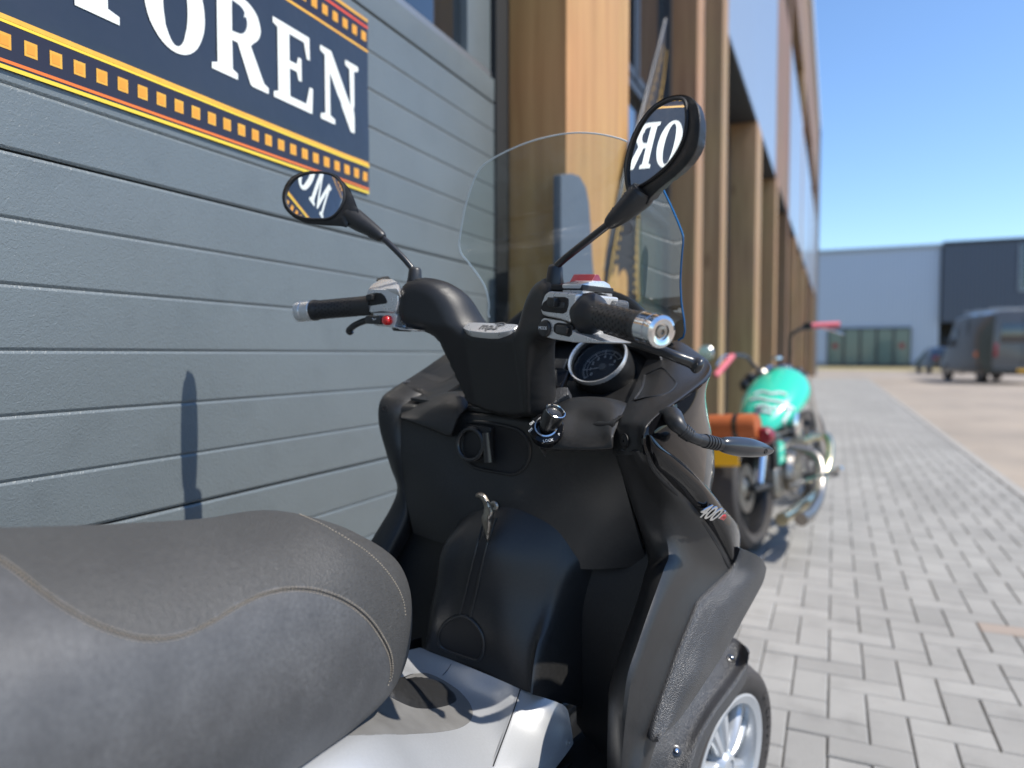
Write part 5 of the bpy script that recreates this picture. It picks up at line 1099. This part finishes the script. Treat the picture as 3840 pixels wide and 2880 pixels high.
# ------------------------------------------------------------------ things between the scooter and the bay window
fl_root = empty('feather_flag', (-.86, 3.9, 0), 'navy feather flag with golden filmstrip edges leaning by the timber pier', 'flag')
def fpt(x, y, z=None):                                       # flag stands just in front of the first bay window
    return on_plane(x * DS, y * DS, 0, -.84 - (y - 40) * .00010)
edgeL = [(1438, 42), (1424, 100), (1403, 180), (1382, 260), (1362, 330), (1342, 410), (1322, 500), (1306, 580), (1298, 650)]
edgeR = [(1440, 46), (1436, 110), (1424, 190), (1408, 270), (1394, 340), (1382, 410), (1376, 500), (1374, 580), (1374, 650)]
def lerp2(a, c, t): return (a[0] + (c[0] - a[0]) * t, a[1] + (c[1] - a[1]) * t)
rowsf = [[fpt(*lerp2(a, c, t)) + X * .006 * math.sin(i * 1.1 + t * 5) for t in (0, .2, .4, .6, .8, 1)] for i, (a, c) in enumerate(zip(edgeL, edgeR))]
FGOLD = mat('dull gold flag print', (.4, .24, .05), .8)
cloth = grid('cloth', rowsf, mat('dark flag cloth', (.022, .019, .022), .85), fl_root, 3, 4, .0015, key='flagc')
for tt in ((.03, .08), (.92, .97)):
    rr_ = [[fpt(*lerp2(a, c, t)) + X * (.006 * math.sin(i * 1.1 + t * 5) + .016) for t in tt] for i, (a, c) in enumerate(zip(edgeL, edgeR))]
    grid('border_line', rr_[1:], FGOLD, cloth, 2, 4, .001)
for i in range(26):
    f_ = (i + .5) / 26 * 6.6 + 1.2; i0 = int(f_); fr_ = f_ - i0
    a, c = lerp2(edgeL[i0], edgeL[i0 + 1], fr_), lerp2(edgeR[i0], edgeR[i0 + 1], fr_)
    a2, c2 = lerp2(edgeL[i0], edgeL[i0 + 1], min(1, fr_ + .1)), lerp2(edgeR[i0], edgeR[i0 + 1], min(1, fr_ + .1))
    for t0, t1 in ((.14, .2), (.8, .86)):
        V = [fpt(*lerp2(a, c, t0)) + X * .022, fpt(*lerp2(a, c, t1)) + X * .022, fpt(*lerp2(a2, c2, t1)) + X * .022, fpt(*lerp2(a2, c2, t0)) + X * .022]
        add('film_square', V, [(0, 1, 2, 3)], FGOLD, cloth, smooth=False)
tube('pole', [fpt(*p) + X * -.004 for p in edgeL] + [Vector((-.84, fpt(1296, 660).y - .02, .03))], .009, BLKM, fl_root, 10, 4)
lathe('foot', Vector((-.84, fpt(1296, 660).y - .02, 0)), Z, [(.2, 0), (.2, .03), (.03, .05), (.02, .12), (0, .12)], BLKM, fl_root, 28)
# added slab standing in for a shadow-like blue grey patch on the pier
SLATE = mat('blue grey stand-in slab', (.085, .1, .125), .6, var=(4, .4, (.1, .115, .14)))
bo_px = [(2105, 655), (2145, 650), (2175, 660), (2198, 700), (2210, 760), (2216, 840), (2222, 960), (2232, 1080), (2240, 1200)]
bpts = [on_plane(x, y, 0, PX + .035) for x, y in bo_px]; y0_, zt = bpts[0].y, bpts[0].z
bo = prism('stand_in_slab', bpts + [Vector((PX + .035, bpts[-1].y + .05, .02)), Vector((PX + .035, y0_ + .01, .02))], X, SLATE, None, .03, .004)
top(bo, 'tall blue grey stand-in slab with rounded corner standing against the larch pier', 'stand-in slab')

# ------------------------------------------------------------------ turquoise motorcycle parked beyond the scooter
BIKE_O = Vector((-.45, 3.98, 0)); bf = frame(12, -5)
def k(u, v, w): return loc(bf, BIKE_O, u, v, w)
mc = empty('motorcycle', BIKE_O, 'turquoise chopper motorcycle with pink grips parked on the pavement in front of the posts', 'motorcycle')
def mwheel(v, R, W, name):
    c = k(0, v, R); root = lathe(name, c, bf[0], [(R * .72, -W * .42), (R * .86, -W / 2), (R * .95, -W * .42), (R, -W * .15), (R, W * .15), (R * .95, W * .42), (R * .86, W / 2), (R * .72, W * .42)], TYRE, mc, 48)
    lathe('rim', c, bf[0], [(R * .73, -W * .4), (R * .68, -W * .2), (R * .68, W * .2), (R * .73, W * .4)], BLKM, root, 40)
    for i in range(20):
        a = 2 * math.pi * i / 20; d = bf[1] * math.cos(a) + bf[2] * math.sin(a); tube('spoke', [c + bf[0] * .03 * (1 if i % 2 else -1), c + d * R * .69], .003, CHRM, root, 5, 1)
    lathe('hub', c, bf[0], [(.03, -.07), (.06, -.05), (.04, 0), (.06, .05), (.03, .07), (0, .07)], STEEL, root, 24)
    lathe('brake_disc', c + bf[0] * .06, bf[0], [(.07, 0), (.13, 0), (.13, .005), (.07, .005)], STEEL, root, 32)
mwheel(0, .335, .24, 'rear_wheel'); mwheel(1.62, .33, .11, 'front_wheel')
# tank: teardrop loft
TS = [(.42, .03, .03, .60), (.47, .085, .07, .62), (.58, .145, .11, .67), (.7, .182, .135, .72), (.85, .2, .15, .775), (.98, .188, .145, .825), (1.08, .12, .1, .87), (1.12, .05, .05, .88)]
rows = []
for v, hw, hh, wc in TS: rows.append([k(hw * math.cos(a), v, wc + hh * math.sin(a) * (1 if math.sin(a) > 0 else .75)) for a in [2 * math.pi * q_ / 12 for q_ in range(12)]])
tank = grid('tank', rows, TEAL, mc, 3, 4, 0, key='tank', closed=True)
GEO['tank'] = ([wloc(tank) + v.co for v in tank.data.vertices], [tuple(p.vertices) for p in tank.data.polygons])
for P in ([(2832, 1480), (2860, 1470), (2890, 1478), (2925, 1474), (2950, 1482)], [(2818, 1500), (2850, 1495), (2880, 1502), (2920, 1508), (2950, 1520), (2975, 1535)], [(2835, 1528), (2865, 1522), (2890, 1532), (2915, 1530)], [(2842, 1545), (2870, 1545), (2895, 1552)], [(2940, 1528), (2958, 1540), (2945, 1565), (2935, 1585)]):
    tube('painted_script', hits('tank', P, .002), .011, WHT, tank, 6, 4)
lathe('filler_cap', k(0, .95, 1.03), bf[2], [(.035, 0), (.035, .012), (.02, .02), (0, .02)], CHRM, tank, 24)
tube('frame', [k(0, .1, .62), k(0, .5, .72), k(0, 1.0, .82), k(0, 1.18, .92)], .02, BLKM, mc, 12, 4)
for s_ in (-1, 1):
    tube('frame', [k(s_ * .1, 0, .33), k(s_ * .12, .35, .3), k(s_ * .13, .8, .2), k(s_ * .06, 1.15, .6), k(0, 1.2, .88)], .016, BLKM, mc, 10, 4)
    tube('shock_absorber', [k(s_ * .13, .0, .36), k(s_ * .13, .14, .62)], .026, CHRM, mc, 14, 1)
    tube('fork_leg', [k(s_ * .09, 1.62, .33), k(s_ * .09, 1.27, .92)], .024, CHRM, mc, 14, 1)
    tube('foot_peg', [k(s_ * .14, .75, .3), k(s_ * .36, .78, .31)], .014, BLKM, mc, 10, 1)
prism('saddle', [k(-.12, -.05, .62), k(.12, -.05, .62), k(.14, .15, .6), k(.08, .36, .6), k(-.08, .36, .6), k(-.14, .15, .6)], bf[2], mat('dark brown leather', (.05, .022, .012), .5), mc, .06, .02, corner=3)
rows = []
for i in range(9):
    a = rad(20 + i * 20); d = -bf[1] * math.cos(a) + bf[2] * math.sin(a); rows.append([k(0, 0, .325) + d * (.35 if abs(u) < .1 else .325) + bf[0] * u for u in (-.125, -.09, 0, .09, .125)])
grid('rear_fender', rows[2:], BLKM, mc, 3, 3, .004)
roll = lathe('tool_roll', k(-.2, -.32, .69), bf[0], [(.0, 0), (.058, .002), (.064, .02), (.064, .42), (.058, .45), (0, .452)], LEATH, mc, 24)
for t_ in (.1, .34): lathe('strap', k(-.2 + t_, -.32, .69), bf[0], [(.0665, 0), (.0665, .025)], BLKM, roll, 24)
prism('number_plate', [k(-.12, -.36, .5), k(.16, -.36, .5), k(.16, -.37, .62), k(-.12, -.37, .62)], -bf[1], YELL, mc, .004, .002)
lathe('tail_light', k(.27, -.3, .64), -bf[1], [(.045, -.03), (.045, .01), (.035, .025), (0, .03)], REDB, mc, 24)
box('engine', k(0, .68, .42), bf[0] * .15, bf[1] * .24, bf[2] * .14, BLKM, mc, .03)
for v in (.58, .8):
    cy = lathe('cylinder', k(0, v, .5), (bf[2] + bf[1] * (.35 if v > .7 else -.35)).normalized(), [(.085, 0), (.095, .02), (.08, .03), (.095, .04), (.08, .05), (.095, .06), (.08, .07), (.095, .08), (.08, .09), (.09, .12), (.07, .17), (0, .18)], STEEL, mc, 24)
lathe('air_filter', k(.12, .7, .62), bf[0], [(.075, 0), (.08, .01), (.08, .05), (.06, .06), (0, .06)], CHRM, mc, 28); lathe('clutch_cover', k(.15, .5, .36), bf[0], [(.11, 0), (.115, .02), (.1, .05), (.05, .06), (0, .06)], STEEL, mc, 32)
prism('side_cover', [k(.16, .3, .42), k(.17, .42, .43), k(.16, .43, .54), k(.15, .32, .56)], bf[0], TEAL, mc, .03, .008)
tube('exhaust_pipe', [k(.13, .92, .5), k(.26, .98, .52), k(.3, .85, .4), k(.28, .6, .24), k(.27, .2, .2), k(.27, -.12, .2)], [.024, .026, .026, .028, .032, .034], mat('golden chrome', (.72, .64, .42), .14, metal=1), mc, 14, 5)
tube('exhaust_pipe', [k(.13, .55, .5), k(.3, .55, .44), k(.34, .4, .26), k(.36, .1, .2), k(.36, -.1, .2)], [.024, .026, .026, .03, .034], STEEL, mc, 14, 5)
tube('side_stand', [k(-.12, .55, .22), k(-.33, .6, .02)], .012, STEEL, mc, 8, 1)
# handlebar, high and wide, turned to the left stop
bl, br = atd(1583, 768, 4.62), atd(1752, 704, 4.95)
hb = tube('handlebar', [bl, atd(1612, 772, 4.75), atd(1638, 800, 4.95), atd(1668, 815, 5.1), atd(1698, 808, 5.1), atd(1706, 770, 5.02), atd(1711, 722, 4.98), br], .0135, BLKM, mc, 12, 5)
tube('grip', [atd(1546, 812, 4.55), bl], .02, PINK, hb, 14, 1); tube('grip', [br, atd(1814, 701, 4.9)], .02, PINK, hb, 14, 1); tube('clutch_lever', [bl + Vector((0, .03, 0)), atd(1562, 770, 4.6), atd(1548, 790, 4.55)], .006, CHRM, hb, 8, 3); tube('brake_lever', [br + Vector((0, .03, 0)), atd(1790, 712, 4.95), atd(1822, 722, 4.93)], .006, CHRM, hb, 8, 3)
lathe('headlamp', atd(1660, 815, 5.15), bf[1], [(.02, -.12), (.06, -.1), (.085, -.04), (.09, .0), (.085, .02), (0, .04)], CHRM, mc, 28)
box('switch_block', br - bf[0] * .02, bf[0] * .03, bf[1] * .025, bf[2] * .025, BLKM, hb, .006)
lathe('speedometer', atd(1690, 800, 5.0), (bf[2] - bf[1]).normalized(), [(.05, -.04), (.055, 0), (.05, .01), (0, .012)], CHRM, mc, 24)
rm = lathe('mirror', atd(1524, 763, 4.5), -bf[1], [(.05, -.01), (.052, 0), (.048, .006), (0, .008)], CHRM, mc, 28); tube('mirror_stem', [atd(1524, 770, 4.52), atd(1540, 805, 4.55), atd(1565, 790, 4.6)], .005, BLKM, rm, 8, 3)
for x_, y_, z_, r_, m_ in ((1622, 818, 5.0, .045, BLKM), (1645, 808, 5.0, .05, STEEL), (1672, 806, 5.0, .045, BLKM), (1700, 800, 5.05, .05, STEEL), (1722, 806, 5.0, .045, BLKM), (1608, 832, 4.95, .035, BLKM), (1735, 818, 5.0, .04, STEEL)):
    lathe('clamp', atd(x_, y_, z_), (bf[2] - bf[1] * .4).normalized(), [(0, -r_), (r_ * .8, -r_ * .9), (r_, -.01), (r_ * .9, .02), (r_ * .5, .04), (0, .04)], m_, hb, 16)
tube('oil_line', [k(.1, .4, .5), k(.2, .5, .46), k(.17, .66, .36)], .008, STEEL, mc, 8, 4); tube('oil_line', [k(.08, .45, .58), k(.17, .6, .6), k(.12, .78, .66)], .007, BLKM, mc, 8, 4)
box('battery_box', k(.05, .34, .5), bf[0] * .1, bf[1] * .08, bf[2] * .09, BLKM, mc, .01); box('gearbox', k(.02, .38, .32), bf[0] * .13, bf[1] * .12, bf[2] * .09, STEEL, mc, .02); box('belt_guard', k(-.16, .25, .42), bf[0] * .02, bf[1] * .3, bf[2] * .04, BLKM, mc, .008)
for i_ in range(6):
    tube('cable', [atd(1640 + i_ * 16, 812, 5.02), atd(1648 + i_ * 12, 840 + (i_ % 3) * 6, 5.1), k(.02 * (i_ - 3), 1.1, .8)], .006, BLKM, hb, 6, 4)
for i_ in range(8): lathe('cover_bolt', k(.212, .5, .36) + (bf[1] * math.cos(i_ * .785) + bf[2] * math.sin(i_ * .785)) * .095, bf[0], [(.008, -.02), (.008, 0), (0, .002)], CHRM, mc, 8)
tube('kick_lever', [k(.2, .35, .3), k(.36, .25, .36), k(.5, .22, .42)], .011, CHRM, mc, 10, 3)

# ------------------------------------------------------------------ far side: halls, car, van
CORR = mat('light corrugated cladding', (.45, .52, .62), .45, metal=.1, bump=('wave', 1.1, .5, .05), var=(.3, .3, (.42, .49, .59)))
CORD = mat('dark blue corrugated cladding', (.075, .093, .125), .45, bump=('wave', 1.1, .5, .05), var=(.3, .3, (.082, .1, .135)))
FY = 66.0
hall = empty('industrial_hall', (3, FY, 0), 'light grey corrugated hall with green glass doors at the end of the street', 'building')
abox('wall', -40, 7.6, FY, FY + 25, 0, 9.55, CORR, hall); abox('roof_edge', -40.1, 7.7, FY - .12, FY + 25, 9.56, 9.85, ALU, hall); abox('plinth', -40, 7.6, FY - .06, FY - .005, 0, .35, KERBM, hall)
for i in range(5):
    x0 = -.5 + i * 1.24; p_ = abox('glass_door', x0, x0 + 1.16, FY - .1, FY - .05, .06, 3.2, mat('dull green glass', (.1, .16, .14), .2, coat=.6), hall)
    for a0, a1, z0, z1 in ((x0 - .04, x0 + .04, .05, 3.25), (x0 + 1.12, x0 + 1.2, .05, 3.25), (x0 + .04, x0 + 1.12, 3.12, 3.25), (x0 + .04, x0 + 1.12, .05, .25)): abox('frame', a0, a1, FY - .16, FY - .102, z0, z1, DKF, p_)
    if i in (0, 4): lathe('sticker', Vector((x0 + .55, FY - .104, 1.75)), -Y, [(.24, 0), (.24, .004), (0, .005)], REDB, p_, 24)
hall2 = empty('warehouse', (22, FY, 0), 'dark blue corrugated warehouse behind the parked van', 'building')
abox('wall', 12.2, 60, FY - .4, FY + 25, 0, 9.7, CORD, hall2); abox('wall', 7.72, 12.2, FY - .4, FY + 25, 3.6, 9.7, CORD, hall2); abox('loading_bay', 7.72, 12.19, FY + 3, FY + 4, 0, 3.6, DARK, hall2); abox('roof_edge', 7.71, 60, FY - .5, FY + 25, 9.71, 9.95, DKF, hall2)
for i in range(6): 
    w_ = abox('window', 12.8 + i * 3.2, 15.6 + i * 3.2, FY - .46, FY - .41, 6.0, 9.4, WGL, hall2); abox('frame', 12.7 + i * 3.2, 12.8 + i * 3.2, FY - .5, FY - .41, 5.9, 9.5, GREYP, w_); abox('frame', 12.8 + i * 3.2, 15.6 + i * 3.2, FY - .5, FY - .41, 5.85, 6.0, GREYP, w_)
def vehicle(name, label, cat, o, hd, L, Wd, prof, m, glassq, wr, van):
    vf = frame(hd, 0); root = empty(name, o, label, cat)
    def q(u, v, w): return loc(vf, o, u, v, w)
    rows = []
    for v, zl, zh, hw, tw in prof: rows.append([q(-hw, v, zl), q(-hw * 1.0, v, zl + (zh - zl) * .45), q(-hw * tw, v, zh - .1), q(-hw * tw * .86, v, zh), q(0, v, zh + .03), q(hw * tw * .86, v, zh), q(hw * tw, v, zh - .1), q(hw, v, zl + (zh - zl) * .45), q(hw, v, zl)])
    V = [p for r in rows for p in r]; n = 9; Fc = [(i * n + j, i * n + j + 1, (i + 1) * n + j + 1, (i + 1) * n + j) for i in range(len(rows) - 1) for j in range(n - 1)] + [tuple(range(n)), tuple(range((len(rows) - 1) * n, len(rows) * n))] + [(i * n, (i + 1) * n, (i + 1) * n + 8, i * n + 8) for i in range(len(rows) - 1)]
    body = add('body', V, Fc, m, root, sharp=40)
    for s_ in (-1, 1):
        for v in (L * .19, L * .81):
            w_ = lathe('wheel', q(s_ * (Wd / 2 - .1), v, wr), vf[0] * s_, [(wr * .6, -.1), (wr, -.09), (wr, .09), (wr * .9, .11), (wr * .62, .1), (wr * .6, .07), (wr * .2, .06), (0, .07)], TYRE, root, 32); lathe('hub_cap', q(s_ * (Wd / 2 - .1), v, wr) + vf[0] * s_ * .075, vf[0] * s_, [(wr * .58, 0), (wr * .5, .02), (0, .03)], ALU, w_, 24)
    return root, q, vf
VANC = mat('grey van paint', (.06, .06, .064), .3, coat=.6)
vp = [(0, .35, 2.45, .98, .93), (.05, .32, 2.6, 1.0, .92), (2.6, .32, 2.62, 1.0, .92), (3.7, .32, 2.5, 1.0, .9), (4.3, .34, 1.55, .98, .95), (5.0, .36, 1.2, .94, .93), (5.3, .4, .95, .85, .9)]
vo = Vector((6.1, 30.4, 0)); van, q, vf = vehicle('van', 'grey high roof delivery van seen from behind on the road', 'van', vo, -12, 5.3, 2.0, vp, VANC, None, .34, True)
prism('rear_window', [q(-.75, -.01, 1.45), q(.75, -.01, 1.45), q(.7, -.0, 2.15), q(-.7, -.0, 2.15)], -vf[1], WGL, van, .03, .01); prism('bumper', [q(-.98, -.06, .34), q(.98, -.06, .34), q(.98, -.06, .6), q(-.98, -.06, .6)], -vf[1], BLKM, van, .12, .03)
for s_ in (-1, 1): 
    prism('tail_light', [q(s_ * .8, -.012, .95), q(s_ * .95, -.012, .95), q(s_ * .93, -.012, 1.45), q(s_ * .8, -.012, 1.45)], -vf[1], REDB, van, .03, .01)
    prism('side_window', [q(s_ * .995, 3.2, 1.4), q(s_ * .995, 3.95, 1.4), q(s_ * .95, 3.6, 2.1), q(s_ * .95, 3.2, 2.1)], vf[0] * s_, WGL, van, .03, .005)
prism('rear_door_seam', [q(-.012, -.014, .62), q(.012, -.014, .62), q(.012, -.006, 2.4), q(-.012, -.006, 2.4)], -vf[1], DARK, van, .02, 0); prism('number_plate', [q(-.26, -.185, .42), q(.26, -.185, .42), q(.26, -.185, .53), q(-.26, -.185, .53)], -vf[1], YELL, van, .01, .002)
prism('side_door_seam', [q(-1.008, 2.2, .5), q(-1.008, 2.23, .5), q(-.945, 2.23, 2.35), q(-.945, 2.2, 2.35)], -vf[0], DARK, van, .02, 0); prism('sill_trim', [q(-1.01, .3, .33), q(-1.01, 4.4, .33), q(-1.01, 4.4, .55), q(-1.01, .3, .55)], -vf[0], BLKM, van, .02, .004); prism('wing_mirror', [q(-1.18, 3.95, 1.35), q(-1.0, 3.95, 1.35), q(-1.0, 3.95, 1.7), q(-1.18, 3.95, 1.7)], -vf[1], BLKM, van, .1, .03)
for z_ in (.4, 1.6, 2.6): box('roof_bar', q(0, z_ + .3, 2.7), vf[0] * .85, vf[1] * .03, vf[2] * .03, ALU, van, .008)
prism('marker_light', [q(-1.003, 1.2, .95), q(-1.003, 1.5, .95), q(-1.003, 1.5, 1.15), q(-1.003, 1.2, 1.15)], -vf[0], ORNG, van, .01, .003); abox('plate_x', 0, .01, 0, .01, 0, .01, DARK).name = 'x'; bpy.data.objects.remove(bpy.data.objects['x'])
cp_ = [(0, .4, .95, .8, .9), (.1, .3, 1.0, .88, .9), (.9, .28, 1.42, .9, .78), (2.2, .28, 1.45, .9, .78), (3.2, .28, .98, .9, .92), (4.1, .3, .85, .88, .9), (4.3, .4, .7, .8, .9)]
co = Vector((5.6, 44, 0)); car, q, vf = vehicle('parked_car', 'dark parked hatchback beside the grey van', 'car', co, -5, 4.3, 1.8, cp_, mat('black car paint', (.015, .016, .02), .25, coat=.8), None, .3, False)
prism('rear_window', [q(-.6, .12, 1.02), q(.6, .12, 1.02), q(.55, .62, 1.33), q(-.55, .62, 1.33)], (vf[2] - vf[1]).normalized(), WGL, car, .02, .005)
for s_ in (-1, 1): prism('tail_light', [q(s_ * .55, -.02, .78), q(s_ * .8, -.02, .78), q(s_ * .8, -.02, .93), q(s_ * .55, -.02, .93)], -vf[1], REDB, car, .03, .01)
